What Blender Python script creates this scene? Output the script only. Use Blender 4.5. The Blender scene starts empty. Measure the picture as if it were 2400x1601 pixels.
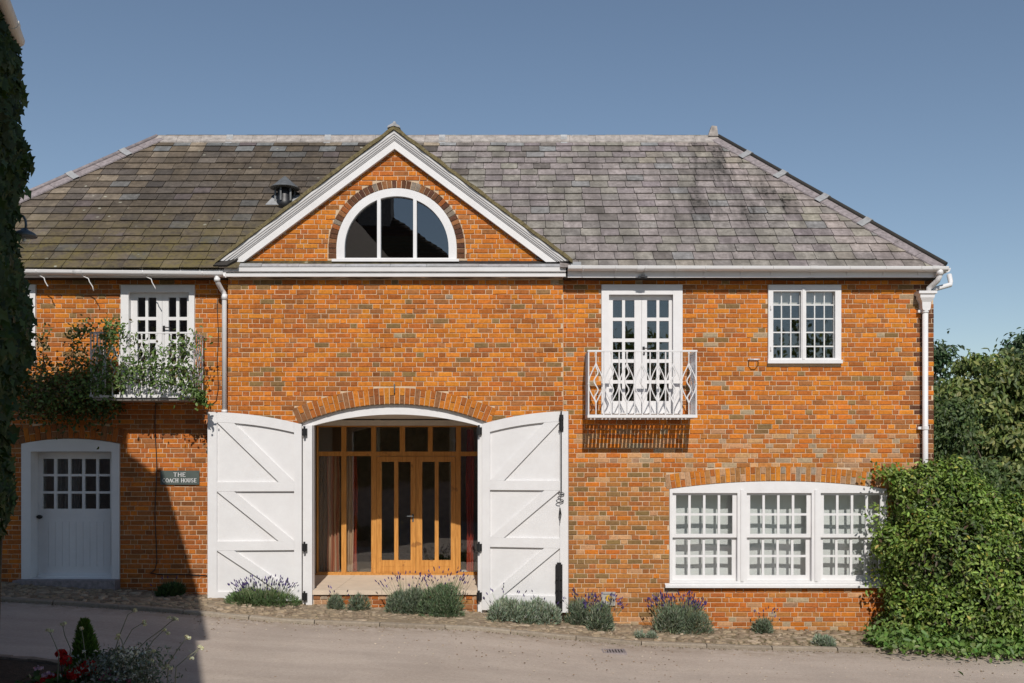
import bpy, math, random
import numpy as np
from mathutils import Vector, Matrix
from mathutils.geometry import tessellate_polygon

R = random.Random(7)
NR = np.random.default_rng(11)
scene = bpy.context.scene
col = scene.collection

# ------------------------------------------------------------------ camera, sky, sun, exposure
CAM_Z, CAM_Y, FPX = 1.86, -15.5, 2325.0      # eye height, distance to the facade, focal length in photo pixels
cam_data = bpy.data.cameras.new('camera')
cam_data.sensor_width = 36.0
cam_data.lens = 36.0 * FPX / 2400.0
cam_data.shift_y = (1076 - 800.5) / 2400.0
cam_data.clip_end = 2000
cam = bpy.data.objects.new('camera', cam_data)
cam.location = (0, CAM_Y, CAM_Z)
cam.rotation_euler = (math.radians(90), 0, 0)
col.objects.link(cam)
scene.camera = cam

SUN_TO = Vector((0.072, -1.0, 0.889)).normalized()   # direction towards the sun
SUN_EL = math.asin(SUN_TO.z)
world = bpy.data.worlds.new('World')
scene.world = world
world.use_nodes = True
wn = world.node_tree
wn.nodes.clear()
w_out = wn.nodes.new('ShaderNodeOutputWorld')
w_bg = wn.nodes.new('ShaderNodeBackground')
w_hs = wn.nodes.new('ShaderNodeHueSaturation')
w_sky = wn.nodes.new('ShaderNodeTexSky')
w_sky.sky_type = 'NISHITA'
w_sky.sun_disc = False
w_sky.sun_elevation = SUN_EL
w_sky.sun_rotation = math.atan2(SUN_TO.x, SUN_TO.y)
w_sky.air_density = 1.0
w_sky.dust_density = 0.15
w_sky.ozone_density = 1.6
w_hs.inputs['Saturation'].default_value = 0.93
w_hs.inputs['Hue'].default_value = 0.498
w_bg.inputs['Strength'].default_value = 0.087
wn.links.new(w_sky.outputs[0], w_hs.inputs['Color'])
wn.links.new(w_hs.outputs[0], w_bg.inputs['Color'])
wn.links.new(w_bg.outputs[0], w_out.inputs['Surface'])

sun_data = bpy.data.lights.new('sun', 'SUN')
sun_data.energy = 4.0
sun_data.angle = math.radians(0.53)
sun_data.color = (1.0, 0.95, 0.885)
sun = bpy.data.objects.new('sun', sun_data)
sun.rotation_euler = (-SUN_TO).to_track_quat('-Z', 'Y').to_euler()
sun.location = (5, -30, 30)
col.objects.link(sun)

scene.view_settings.view_transform = 'Standard'
scene.view_settings.look = 'None'
scene.view_settings.exposure = 0.0
scene.view_settings.gamma = 1.0
scene.view_settings.use_curve_mapping = False
scene.cycles.max_bounces = 8
scene.cycles.transparent_max_bounces = 16

# ------------------------------------------------------------------ measuring helpers
def PX(px, py, Y=0.0):
    """a place on the vertical plane at depth Y, from a measurement taken on the photograph"""
    k = (Y - CAM_Y) / FPX
    return ((px - 1200) * k, CAM_Z + (1076 - py) * k)
def X_(px, Y=0.0): return (px - 1200) * (Y - CAM_Y) / FPX
def Z_(py, Y=0.0): return CAM_Z + (1076 - py) * (Y - CAM_Y) / FPX
def rect(px0, py0, px1, py1, Y=0.0):
    a = PX(px0, py1, Y); b = PX(px1, py0, Y)
    return [(a[0], a[1]), (b[0], a[1]), (b[0], b[1]), (a[0], b[1])]
def lerp(a, b, t): return a + (b - a) * t
def sstep(a, b, x):
    t = max(0.0, min(1.0, (x - a) / (b - a))); return t * t * (3 - 2 * t)

# ------------------------------------------------------------------ object helpers
WL = {}
def _link(o, parent, w):
    col.objects.link(o)
    WL[o.name] = Vector(w)
    if parent is not None:
        o.parent = parent
        o.location = Vector(w) - WL[parent.name]
    else:
        o.location = w
    return o
def tag(o, label=None, cat=None, group=None, kind=None):
    if label: o['label'] = label
    if cat: o['category'] = cat
    if group: o['group'] = group
    if kind: o['kind'] = kind
    return o
def thing(name, loc, label, cat, group=None):
    o = bpy.data.objects.new(name, None)
    o.empty_display_size = 0.2
    _link(o, None, loc)
    return tag(o, label, cat, group)

class MB:
    def __init__(s): s.v = []; s.f = []; s.c = []; s.usec = False
    def add(s, verts, faces, c=None):
        n = len(s.v); s.v.extend(verts); s.f.extend([tuple(i + n for i in f) for f in faces])
        if c is not None: s.usec = True
        s.c.extend([c if c is not None else (1, 1, 1)] * len(verts))
        return s
    def box(s, x0, x1, y0, y1, z0, z1, c=None):
        if x0 > x1: x0, x1 = x1, x0
        if y0 > y1: y0, y1 = y1, y0
        if z0 > z1: z0, z1 = z1, z0
        v = [(x0,y0,z0),(x1,y0,z0),(x1,y1,z0),(x0,y1,z0),(x0,y0,z1),(x1,y0,z1),(x1,y1,z1),(x0,y1,z1)]
        return s.add(v, [(0,3,2,1),(4,5,6,7),(0,1,5,4),(1,2,6,5),(2,3,7,6),(3,0,4,7)], c)
    def prism(s, poly, y0, y1, holes=(), c=None):
        """polygon in x,z (with holes) extruded along y"""
        loops = [list(poly)] + [list(h) for h in holes]
        tris = tessellate_polygon([[Vector((p[0], p[1], 0)) for p in lp] for lp in loops])
        flat = [p for lp in loops for p in lp]; n = len(flat)
        v = [(p[0], y0, p[1]) for p in flat] + [(p[0], y1, p[1]) for p in flat]
        f = []
        for a, b, d in tris:
            pa, pb, pd = flat[a], flat[b], flat[d]
            ar = (pb[0]-pa[0])*(pd[1]-pa[1]) - (pb[1]-pa[1])*(pd[0]-pa[0])
            if abs(ar) < 1e-12: continue
            if ar < 0: b, d = d, b
            f.append((a, b, d)); f.append((a+n, d+n, b+n))
        off = 0
        for k, lp in enumerate(loops):
            m = len(lp)
            area = sum(lp[i][0]*lp[(i+1)%m][1] - lp[(i+1)%m][0]*lp[i][1] for i in range(m))
            fl = (area > 0) == (k == 0)
            for i in range(m):
                a, b = off+i, off+(i+1)%m
                f.append((a, a+n, b+n, b) if fl else (b, b+n, a+n, a))
            off += m
        return s.add(v, f, c)
    def prism_x(s, poly, x0, x1, c=None):
        """polygon in y,z extruded along x"""
        n0 = len(s.v); t = MB(); t.prism(poly, x0, x1)
        return s.add([(b, a, z) for a, b, z in t.v], [tuple(reversed(f)) for f in t.f], c)
    def tube(s, pts, r, n=8, c=None, r1=None, cap=True):
        pts = [Vector(p) for p in pts]; m = len(pts)
        v = []; f = []
        up = None
        for i, p in enumerate(pts):
            d = (pts[min(i+1, m-1)] - pts[max(i-1, 0)])
            if d.length < 1e-9: d = Vector((0,0,1))
            d.normalize()
            if up is None:
                up = Vector((0,0,1)) if abs(d.z) < .9 else Vector((0,1,0))
            a = d.cross(up)
            if a.length < 1e-6: a = d.orthogonal()
            a.normalize(); b = d.cross(a).normalized(); up = a.cross(d).normalized()
            rr = r if r1 is None else lerp(r, r1, i/(m-1))
            for k in range(n):
                t = 2*math.pi*k/n
                q = p + a*(math.cos(t)*rr) + b*(math.sin(t)*rr); v.append(tuple(q))
        for i in range(m-1):
            for k in range(n):
                k2 = (k+1) % n
                f.append((i*n+k, (i+1)*n+k, (i+1)*n+k2, i*n+k2))
        if cap:
            f.append(tuple(range(n))); f.append(tuple(reversed(range((m-1)*n, m*n))))
        return s.add(v, f, c)
    def lathe(s, prof, cx, cy, n=16, c=None):
        """profile of (radius, z) from bottom to top turned round a vertical axis"""
        v = []; f = []; m = len(prof)
        for r, z in prof:
            for k in range(n):
                t = 2*math.pi*k/n; v.append((cx+math.cos(t)*r, cy+math.sin(t)*r, z))
        for i in range(m-1):
            for k in range(n):
                k2 = (k+1) % n; f.append((i*n+k, i*n+k2, (i+1)*n+k2, (i+1)*n+k))
        f.append(tuple(reversed(range(n)))); f.append(tuple(range((m-1)*n, m*n)))
        return s.add(v, f, c)
    def ball(s, c0, r, n=8, m=5, c=None, sq=(1,1,1)):
        prof = [(max(1e-4, math.sin(math.pi*i/m))*r, -math.cos(math.pi*i/m)*r) for i in range(m+1)]
        t = MB().lathe(prof, 0, 0, n)
        return s.add([(x*sq[0]+c0[0], y*sq[1]+c0[1], z*sq[2]+c0[2]) for x, y, z in t.v], t.f, c)
    def map(s, fn):
        s.v = [tuple(fn(*p)) for p in s.v]; return s
    def build(s, name, mat, parent=None, smooth=False, kind=None, label=None):
        a = np.array(s.v, dtype=np.float64)
        w = Vector(((a[:,0].min()+a[:,0].max())/2, (a[:,1].min()+a[:,1].max())/2, a[:,2].min()))
        me = bpy.data.meshes.new(name)
        me.from_pydata([(p[0]-w.x, p[1]-w.y, p[2]-w.z) for p in s.v], [], s.f)
        if s.usec:
            at = me.color_attributes.new('Col', 'FLOAT_COLOR', 'POINT')
            cc = np.ones((len(s.v), 4), dtype=np.float32); cc[:, :3] = np.array(s.c, dtype=np.float32)
            at.data.foreach_set('color', cc.ravel())
        if smooth: me.polygons.foreach_set('use_smooth', [len(q) <= 4 for q in s.f])
        me.materials.append(mat)
        o = bpy.data.objects.new(name, me)
        _link(o, parent, w)
        if kind: o['kind'] = kind
        if label: o['label'] = label
        return o

def cloud(name, V, F, C, mat, parent=None, kind=None, tri=True):
    """big vegetation mesh from numpy arrays: V (n,3), F (m,3) triangles, C (n,3)"""
    V = np.asarray(V, dtype=np.float32); F = np.asarray(F, dtype=np.int32)
    w = Vector((float((V[:,0].min()+V[:,0].max())/2), float((V[:,1].min()+V[:,1].max())/2), float(V[:,2].min())))
    V = V - np.array(w, dtype=np.float32)
    me = bpy.data.meshes.new(name)
    me.vertices.add(len(V)); me.vertices.foreach_set('co', V.ravel())
    me.loops.add(F.size); me.loops.foreach_set('vertex_index', F.ravel())
    me.polygons.add(len(F)); me.polygons.foreach_set('loop_start', np.arange(len(F), dtype=np.int32)*3)
    me.update(calc_edges=True)
    at = me.color_attributes.new('Col', 'FLOAT_COLOR', 'POINT')
    cc = np.ones((len(V), 4), dtype=np.float32); cc[:, :3] = C
    at.data.foreach_set('color', cc.ravel())
    me.materials.append(mat)
    o = bpy.data.objects.new(name, me)
    _link(o, parent, w)
    if kind: o['kind'] = kind
    return o
def unit(a): return a / np.maximum(np.linalg.norm(a, axis=-1, keepdims=True), 1e-9)
RHOMB = (np.array([(0,0,0),(.42,.5,.09),(1,0,-.05),(.42,-.5,.09)]), np.array([(0,1,2),(0,2,3)]))
OVAL = (np.array([(0,0,0),(.25,.4,.08),(.62,.46,.08),(1,0,-.06),(.62,-.46,.08),(.25,-.4,.08)]), np.array([(0,1,2),(0,2,3),(0,3,4),(0,4,5)]))
LOBED = (np.array([(0,0,0),(-.12,.36,.03),(.30,.30,.05),(.38,.62,.0),(.62,.26,.04),(1.0,0,-.10),(.62,-.26,.04),(.38,-.62,.0),(.30,-.30,.05),(-.12,-.36,.03)]),
         np.array([(0,1,2),(0,2,4),(2,3,4),(0,4,5),(0,5,6),(0,6,8),(6,7,8),(0,8,9)]))
BLADE = (np.array([(0,.5,0),(0,-.5,0),(.6,-.45,0),(1,0,0),(.6,.45,0)]), np.array([(0,1,2),(0,2,4),(2,3,4)]))
def leaves(P, D, N, L, Wd, C, shape=RHOMB):
    """leaf shapes at P, tip direction D, face normal N, length L and width Wd -> V,F,C"""
    D = unit(D); S = unit(np.cross(N, D)); N = np.cross(D, S)
    sv, sf = shape; k = len(sv); n = len(P)
    L = np.broadcast_to(np.asarray(L, float), (n,)); Wd = np.broadcast_to(np.asarray(Wd, float), (n,))
    V = (P[:,None,:] + D[:,None,:]*(sv[None,:,0,None]*L[:,None,None]) + S[:,None,:]*(sv[None,:,1,None]*Wd[:,None,None])
         + N[:,None,:]*(sv[None,:,2,None]*L[:,None,None])).reshape(-1,3)
    F = (sf[None,:,:] + (np.arange(n)*k)[:,None,None]).reshape(-1,3)
    return V, F, np.repeat(C, k, axis=0)
def merge(parts):
    Vs, Fs, Cs = [], [], []; o = 0
    for V, F, C in parts:
        Vs.append(V); Fs.append(F+o); Cs.append(C); o += len(V)
    return np.concatenate(Vs), np.concatenate(Fs), np.concatenate(Cs)
def pick(n, pal, wts, jit=.15):
    pal = np.array(pal, float); wts = np.array(wts, float)/sum(wts)
    c = pal[NR.choice(len(pal), n, p=wts)]
    return np.clip(c * (1 + NR.normal(0, jit, (n,1))) * (1 + NR.normal(0, jit*.3, (n,3))), .004, .95)

# ------------------------------------------------------------------ materials
def new_mat(name):
    m = bpy.data.materials.new(name); m.use_nodes = True
    nt = m.node_tree; b = nt.nodes['Principled BSDF']
    return m, nt, b
def nd(nt, t, **kw):
    n = nt.nodes.new(t)
    for k, v in kw.items():
        if k in n.inputs: n.inputs[k].default_value = v
        else: setattr(n, k, v)
    return n
def noise(nt, scale, detail=4, rough=.6, vec=None):
    n = nd(nt, 'ShaderNodeTexNoise', Scale=scale, Detail=detail, Roughness=rough)
    if vec is not None: nt.links.new(vec, n.inputs['Vector'])
    return n
def ramp(nt, fac, p0, p1, c0=(0,0,0,1), c1=(1,1,1,1)):
    r = nt.nodes.new('ShaderNodeValToRGB'); e = r.color_ramp.elements
    e[0].position, e[1].position = p0, p1; e[0].color, e[1].color = c0, c1
    nt.links.new(fac, r.inputs[0]); return r
def mix(nt, fac, a, b, mode='MIX'):
    m = nt.nodes.new('ShaderNodeMix'); m.data_type = 'RGBA'; m.blend_type = mode
    for sock, v in ((m.inputs[0], fac), (m.inputs[6], a), (m.inputs[7], b)):
        if hasattr(v, 'links') or hasattr(v, 'is_linked'): nt.links.new(v, sock)
        elif isinstance(v, (int, float)): sock.default_value = v
        else: sock.default_value = tuple(v) + (1,) if len(v) == 3 else v
    return m.outputs[2]
def mth(nt, op, a, b=None, clamp=False):
    m = nt.nodes.new('ShaderNodeMath'); m.operation = op; m.use_clamp = clamp
    for i, v in enumerate((a, b)):
        if v is None: continue
        if isinstance(v, (int, float)): m.inputs[i].default_value = v
        else: nt.links.new(v, m.inputs[i])
    return m.outputs[0]
def maprange(nt, v, a, b, c=0., d=1.):
    m = nt.nodes.new('ShaderNodeMapRange'); m.interpolation_type = 'SMOOTHSTEP'
    nt.links.new(v, m.inputs[0])
    for i, x in zip((1,2,3,4), (a,b,c,d)): m.inputs[i].default_value = x
    return m.outputs[0]
def bump(nt, b, height, strength, dist):
    n = nd(nt, 'ShaderNodeBump', Strength=strength, Distance=dist)
    nt.links.new(height, n.inputs['Height']); nt.links.new(n.outputs[0], b.inputs['Normal'])
def geo(nt): return nt.nodes.new('ShaderNodeNewGeometry').outputs['Position']
def attr(nt):
    a = nt.nodes.new('ShaderNodeAttribute'); a.attribute_name = 'Col'; return a.outputs['Color']
def simple(name, color, rough=.6, var=.12, scale=6., bscale=60., bstr=.15, bdist=.004, metal=0., spec=.5):
    m, nt, b = new_mat(name); p = geo(nt)
    n = noise(nt, scale, 5, .65, p)
    lo = tuple(c*(1-var) for c in color)+(1,); hi = tuple(min(1, c*(1+var)) for c in color)+(1,)
    r = ramp(nt, n.outputs[0], .3, .7, lo, hi)
    nt.links.new(r.outputs[0], b.inputs['Base Color'])
    b.inputs['Roughness'].default_value = rough; b.inputs['Metallic'].default_value = metal
    b.inputs['Specular IOR Level'].default_value = spec
    if bstr > 0:
        bump(nt, b, noise(nt, bscale, 4, .6, p).outputs[0], bstr, bdist)
    return m
M = {}
def m_brick():
    m, nt, b = new_mat('brick'); p = geo(nt)
    a = attr(nt)
    n1 = noise(nt, 22, 5, .7, p); n2 = noise(nt, 90, 3, .6, p); n3 = noise(nt, 1.3, 4, .6, p); n4 = noise(nt, 9, 6, .75, p)
    v1 = ramp(nt, n1.outputs[0], .3, .72, (.66,.64,.62,1), (1.14,1.12,1.1,1))
    c = mix(nt, 1.0, a, v1.outputs[0], 'MULTIPLY')
    v3 = ramp(nt, n3.outputs[0], .35, .7, (.86,.86,.88,1), (1.05,1.03,1,1))
    c = mix(nt, 1.0, c, v3.outputs[0], 'MULTIPLY')
    grit = ramp(nt, noise(nt, 42, 4, .8, p).outputs[0], .34, .44, (.45,.42,.40,1), (1,1,1,1))
    c = mix(nt, .55, c, grit.outputs[0], 'MULTIPLY')
    chip = ramp(nt, n2.outputs[0], .66, .72)
    c = mix(nt, mth(nt, 'MULTIPLY', chip.outputs[0], .35), c, (.5,.38,.27))
    soot = ramp(nt, n4.outputs[0], .60, .74)
    c = mix(nt, mth(nt, 'MULTIPLY', soot.outputs[0], .38), c, (.17,.10,.05))
    nt.links.new(c, b.inputs['Base Color']); b.inputs['Roughness'].default_value = .9
    b.inputs['Specular IOR Level'].default_value = .2
    h = mth(nt, 'ADD', n1.outputs[0], mth(nt, 'MULTIPLY', n2.outputs[0], .5))
    bump(nt, b, h, .55, .006)
    return m
def m_slate():
    m, nt, b = new_mat('slate'); p = geo(nt); a = attr(nt)
    sp = nt.nodes.new('ShaderNodeSeparateXYZ'); nt.links.new(p, sp.inputs[0])
    X, Zp = sp.outputs[0], sp.outputs[2]
    n1 = noise(nt, 14, 6, .7, p); n2 = noise(nt, 2.2, 5, .65, p); n3 = noise(nt, 45, 4, .6, p)
    v1 = ramp(nt, n1.outputs[0], .3, .7, (.58,.57,.55,1), (1.14,1.13,1.12,1))
    c = mix(nt, 1.0, a, v1.outputs[0], 'MULTIPLY')
    nb = noise(nt, 4.5, 5, .75, p)
    vb = ramp(nt, nb.outputs[0], .36, .62, (.60,.585,.57,1), (1.10,1.09,1.08,1))
    c = mix(nt, .8, c, vb.outputs[0], 'MULTIPLY')
    # sooty streaks washed down the slates
    mp = nt.nodes.new('ShaderNodeMapping'); mp.inputs['Scale'].default_value = (1.6, .35, .35); nt.links.new(p, mp.inputs[0])
    n4 = noise(nt, 1.6, 5, .7, mp.outputs[0])
    soot = ramp(nt, n4.outputs[0], .44, .62)
    right = maprange(nt, X, -1.5, .5)
    band = mth(nt, 'MULTIPLY', maprange(nt, X, 2.3, 3.6), maprange(nt, X, 5.2, 4.3))
    band = mth(nt, 'MULTIPLY', band, maprange(nt, Zp, 5.3, 6.1))
    sm = mth(nt, 'MULTIPLY', soot.outputs[0], mth(nt, 'ADD', mth(nt, 'MULTIPLY', band, .95), .50))
    spk = ramp(nt, n1.outputs[0], .42, .60, (.35,.35,.35,1), (1,1,1,1))
    sm = mth(nt, 'MULTIPLY', sm, spk.outputs[0], True)
    c = mix(nt, sm, c, (.045,.04,.035))
    # moss and algae, thickest low on the left slope
    left = maprange(nt, X, -.8, -2.6)
    low = maprange(nt, Zp, 6.3, 4.95, .06, 1.0)
    ms = mth(nt, 'MULTIPLY', mth(nt, 'MULTIPLY', left, low), ramp(nt, n2.outputs[0], .34, .58).outputs[0])
    ms = mth(nt, 'MULTIPLY', ms, ramp(nt, n1.outputs[0], .30, .55).outputs[0])
    c = mix(nt, mth(nt, 'MULTIPLY', ms, .72), c, (.150,.118,.034))
    # lichen spots
    vo = nd(nt, 'ShaderNodeTexVoronoi', Scale=4.2, Randomness=1.0); nt.links.new(p, vo.inputs['Vector'])
    wob = mth(nt, 'ADD', vo.outputs['Distance'], mth(nt, 'MULTIPLY', n3.outputs[0], .16))
    spot = ramp(nt, wob, .17, .21, (1,1,1,1), (0,0,0,1))
    clump = ramp(nt, noise(nt, 1.1, 3, .6, p).outputs[0], .46, .6)
    lm = mth(nt, 'MULTIPLY', mth(nt, 'MULTIPLY', spot.outputs[0], clump.outputs[0]), left)
    c = mix(nt, mth(nt, 'MULTIPLY', lm, .85), c, (.36,.35,.28))
    vo2 = nd(nt, 'ShaderNodeTexVoronoi', Scale=9.0, Randomness=1.0); nt.links.new(p, vo2.inputs['Vector'])
    sp2 = ramp(nt, mth(nt, 'ADD', vo2.outputs['Distance'], mth(nt, 'MULTIPLY', n3.outputs[0], .2)), .17, .22, (1,1,1,1), (0,0,0,1))
    c = mix(nt, mth(nt, 'MULTIPLY', mth(nt, 'MULTIPLY', sp2.outputs[0], right), .55), c, (.07,.062,.035))
    nt.links.new(c, b.inputs['Base Color']); b.inputs['Roughness'].default_value = .72
    b.inputs['Specular IOR Level'].default_value = .3
    bump(nt, b, mth(nt, 'ADD', n1.outputs[0], mth(nt, 'MULTIPLY', n3.outputs[0], .5)), .45, .006)
    return m
def m_leaf(name, rough=.5, trans=.25, spec=.35):
    m, nt, b = new_mat(name); a = attr(nt)
    nt.links.new(a, b.inputs['Base Color']); b.inputs['Roughness'].default_value = rough
    b.inputs['Specular IOR Level'].default_value = spec
    t = nt.nodes.new('ShaderNodeBsdfTranslucent')
    tc = mix(nt, 1.0, a, (1.25,1.35,.6), 'MULTIPLY'); nt.links.new(tc, t.inputs['Color'])
    ms = nt.nodes.new('ShaderNodeMixShader'); ms.inputs[0].default_value = trans
    nt.links.new(b.outputs[0], ms.inputs[1]); nt.links.new(t.outputs[0], ms.inputs[2])
    nt.links.new(ms.outputs[0], nt.nodes['Material Output'].inputs['Surface'])
    return m
def m_glass(name, boost=2.1, tint=(.95,.965,.96)):
    m, nt, b = new_mat(name); nt.nodes.remove(b)
    gm = nt.nodes.new('ShaderNodeNewGeometry'); dp = nt.nodes.new('ShaderNodeVectorMath'); dp.operation = 'DOT_PRODUCT'
    nt.links.new(gm.outputs['Incoming'], dp.inputs[0]); nt.links.new(gm.outputs['Normal'], dp.inputs[1])
    om = mth(nt, 'SUBTRACT', 1.0, mth(nt, 'ABSOLUTE', dp.outputs['Value']))
    fac = mth(nt, 'ADD', .045*boost, mth(nt, 'MULTIPLY', mth(nt, 'POWER', om, 5.0), .95), True)   # Schlick reflectance
    tr = nt.nodes.new('ShaderNodeBsdfTransparent'); tr.inputs[0].default_value = tint + (1,)
    gl = nd(nt, 'ShaderNodeBsdfGlossy', Roughness=.005)
    p = geo(nt); bm = nd(nt, 'ShaderNodeBump', Strength=.05, Distance=.01)
    nt.links.new(noise(nt, 2.2, 2, .5, p).outputs[0], bm.inputs['Height']); nt.links.new(bm.outputs[0], gl.inputs['Normal'])
    ms = nt.nodes.new('ShaderNodeMixShader')
    nt.links.new(fac, ms.inputs[0]); nt.links.new(tr.outputs[0], ms.inputs[1]); nt.links.new(gl.outputs[0], ms.inputs[2])
    nt.links.new(ms.outputs[0], nt.nodes['Material Output'].inputs['Surface'])
    return m
def m_wood():
    m, nt, b = new_mat('pine'); p = geo(nt)
    mp = nt.nodes.new('ShaderNodeMapping'); mp.inputs['Scale'].default_value = (14, 14, 1.1); nt.links.new(p, mp.inputs[0])
    n = noise(nt, 3, 6, .6, mp.outputs[0])
    r = ramp(nt, n.outputs[0], .3, .7, (.40,.165,.030,1), (.62,.30,.075,1))
    k = ramp(nt, noise(nt, 7, 2, .5, p).outputs[0], .70, .76)
    c = mix(nt, mth(nt, 'MULTIPLY', k.outputs[0], .6), r.outputs[0], (.17,.06,.015))
    nt.links.new(c, b.inputs['Base Color']); b.inputs['Roughness'].default_value = .42
    bump(nt, b, n.outputs[0], .12, .003)
    return m
def m_paint():
    m, nt, b = new_mat('white_paint'); p = geo(nt)
    n = noise(nt, 3.5, 6, .7, p)
    r = ramp(nt, n.outputs[0], .3, .7, (.67,.655,.65,1), (.735,.725,.72,1))
    d = ramp(nt, noise(nt, 30, 4, .7, p).outputs[0], .69, .78)
    c = mix(nt, mth(nt, 'MULTIPLY', d.outputs[0], .25), r.outputs[0], (.40,.37,.33))
    nt.links.new(c, b.inputs['Base Color']); b.inputs['Roughness'].default_value = .45
    bump(nt, b, noise(nt, 45, 3, .6, p).outputs[0], .07, .003)
    return m
def m_road():
    m, nt, b = new_mat('road'); p = geo(nt)
    n1 = noise(nt, .55, 6, .65, p); n2 = noise(nt, 160, 3, .7, p); n3 = noise(nt, 6, 5, .7, p)
    mp = nt.nodes.new('ShaderNodeMapping'); mp.inputs['Scale'].default_value = (.3, 1.6, 1); nt.links.new(p, mp.inputs[0])
    n4 = noise(nt, 1.3, 5, .6, mp.outputs[0])
    r = ramp(nt, n1.outputs[0], .3, .7, (.405,.338,.286,1), (.470,.398,.342,1))
    v = ramp(nt, n4.outputs[0], .3, .7, (.88,.87,.86,1), (1.08,1.08,1.07,1))
    c = mix(nt, 1., r.outputs[0], v.outputs[0], 'MULTIPLY')
    g = ramp(nt, n2.outputs[0], .3, .7, (.76,.76,.76,1), (1.18,1.18,1.18,1))
    c = mix(nt, .8, c, g.outputs[0], 'MULTIPLY')
    g2 = ramp(nt, noise(nt, 28, 4, .7, p).outputs[0], .3, .7, (.88,.88,.87,1), (1.09,1.09,1.09,1))
    c = mix(nt, 1., c, g2.outputs[0], 'MULTIPLY')
    pa = ramp(nt, noise(nt, .9, 3, .5, p).outputs[0], .52, .56)
    c = mix(nt, mth(nt, 'MULTIPLY', pa.outputs[0], .10), c, (.22,.19,.17))
    vo = nd(nt, 'ShaderNodeTexVoronoi', Scale=7.0); nt.links.new(p, vo.inputs['Vector'])
    s = ramp(nt, vo.outputs['Distance'], .06, .09, (1,1,1,1), (0,0,0,1))
    c = mix(nt, mth(nt, 'MULTIPLY', s.outputs[0], .5), c, (.14,.10,.07))
    # drifted dust towards the kerb
    sp = nt.nodes.new('ShaderNodeSeparateXYZ'); nt.links.new(p, sp.inputs[0])
    e = maprange(nt, sp.outputs[1], -2.35, -1.75)
    e = mth(nt, 'MULTIPLY', e, ramp(nt, n3.outputs[0], .35, .65).outputs[0])
    c = mix(nt, mth(nt, 'MULTIPLY', e, .55), c, (.20,.15,.10))
    nt.links.new(c, b.inputs['Base Color']); b.inputs['Roughness'].default_value = .92
    b.inputs['Specular IOR Level'].default_value = .15
    bump(nt, b, n2.outputs[0], .5, .006)
    return m
def m_attr(name, rough=.8, var=.25, scale=18, bstr=.4, bdist=.006):
    m, nt, b = new_mat(name); p = geo(nt); a = attr(nt)
    n1 = noise(nt, scale, 5, .7, p)
    v = ramp(nt, n1.outputs[0], .3, .7, (1-var,)*3+(1,), (1+var*.6,)*3+(1,))
    c = mix(nt, 1., a, v.outputs[0], 'MULTIPLY')
    nt.links.new(c, b.inputs['Base Color']); b.inputs['Roughness'].default_value = rough
    b.inputs['Specular IOR Level'].default_value = .25
    bump(nt, b, n1.outputs[0], bstr, bdist)
    return m
def m_soilpave():
    m, nt, b = new_mat('bedding_dirt'); p = geo(nt)
    n1 = noise(nt, 7, 6, .7, p); n2 = noise(nt, 60, 3, .7, p)
    r = ramp(nt, n1.outputs[0], .3, .7, (.17,.125,.075,1), (.30,.235,.16,1))
    sp = nt.nodes.new('ShaderNodeSeparateXYZ'); nt.links.new(p, sp.inputs[0])
    ms = mth(nt, 'MULTIPLY', maprange(nt, sp.outputs[0], 1.5, 4.2), ramp(nt, noise(nt, 3, 4, .7, p).outputs[0], .38, .55).outputs[0])
    c = mix(nt, mth(nt, 'MULTIPLY', ms, .85), r.outputs[0], (.085,.075,.022))
    nt.links.new(c, b.inputs['Base Color']); b.inputs['Roughness'].default_value = .95
    bump(nt, b, mth(nt, 'ADD', n1.outputs[0], mth(nt, 'MULTIPLY', n2.outputs[0], .4)), .7, .02)
    return m
M['brick'] = m_brick(); M['slate'] = m_slate(); M['white'] = m_paint(); M['glass'] = m_glass('window_glass')
M['glass2'] = m_glass('coated_glass', 3.8, (.40,.43,.43)); M['pine'] = m_wood(); M['road'] = m_road()
M['mortar'] = simple('mortar', (.57,.42,.28), .95, .16, 7, 80, .4, .004)
M['lead'] = simple('lead', (.33,.33,.34), .55, .30, 9, 40, .3, .006)
M['lead_pale'] = simple('pale_lead', (.30,.30,.30), .5, .2, 12, 40, .3, .006)
M['ridge'] = simple('ridge_stone', (.33,.295,.27), .85, .35, 10, 50, .4, .008)
M['hip'] = simple('hip_tile', (.24,.205,.205), .75, .35, 16, 50, .4, .008)
M['moss_verge'] = simple('mossy_verge', (.155,.125,.06), .95, .45, 20, 45, .8, .02)
M['black'] = simple('black_iron', (.012,.012,.013), .45, .3, 20, 70, .3, .003)
M['dark'] = simple('dark_void', (.03,.026,.022), .9, .2)
M['plaster'] = simple('plaster', (.66,.62,.56), .9, .06)
M['room'] = simple('room_wall', (.16,.15,.14), .9, .06)
M['room_floor'] = simple('room_floor', (.16,.12,.09), .6, .15)
M['flag'] = simple('flagstone', (.62,.50,.38), .8, .08, 5, 50, .2, .004)
M['kerb'] = m_attr('kerb_concrete', .9, .25, 25, .5, .006)
M['cobble'] = m_attr('cobble', .85, .35, 20, .6, .008)
M['dirt'] = m_soilpave()
M['soil'] = simple('soil', (.05,.036,.024), .95, .4, 12, 40, .9, .03)
M['grass'] = simple('meadow', (.07,.10,.03), .95, .35, 2, 30, .9, .05)
M['leaf'] = m_leaf('leaf'); M['leaf_dull'] = m_leaf('dull_leaf', .75, .15, .15); M['petal'] = m_leaf('petal', .6, .3, .2)
M['ivy'] = m_leaf('ivy_leaf', .5, .2, .3)
M['bark'] = simple('bark', (.10,.075,.05), .9, .35, 14, 40, .8, .02)
M['curtain'] = m_attr('curtain', .9, .12, 30, .1, .003)
M['blind'] = simple('blind_fabric', (.74,.74,.73), .9, .04, 3, 90, .05, .002)
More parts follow.
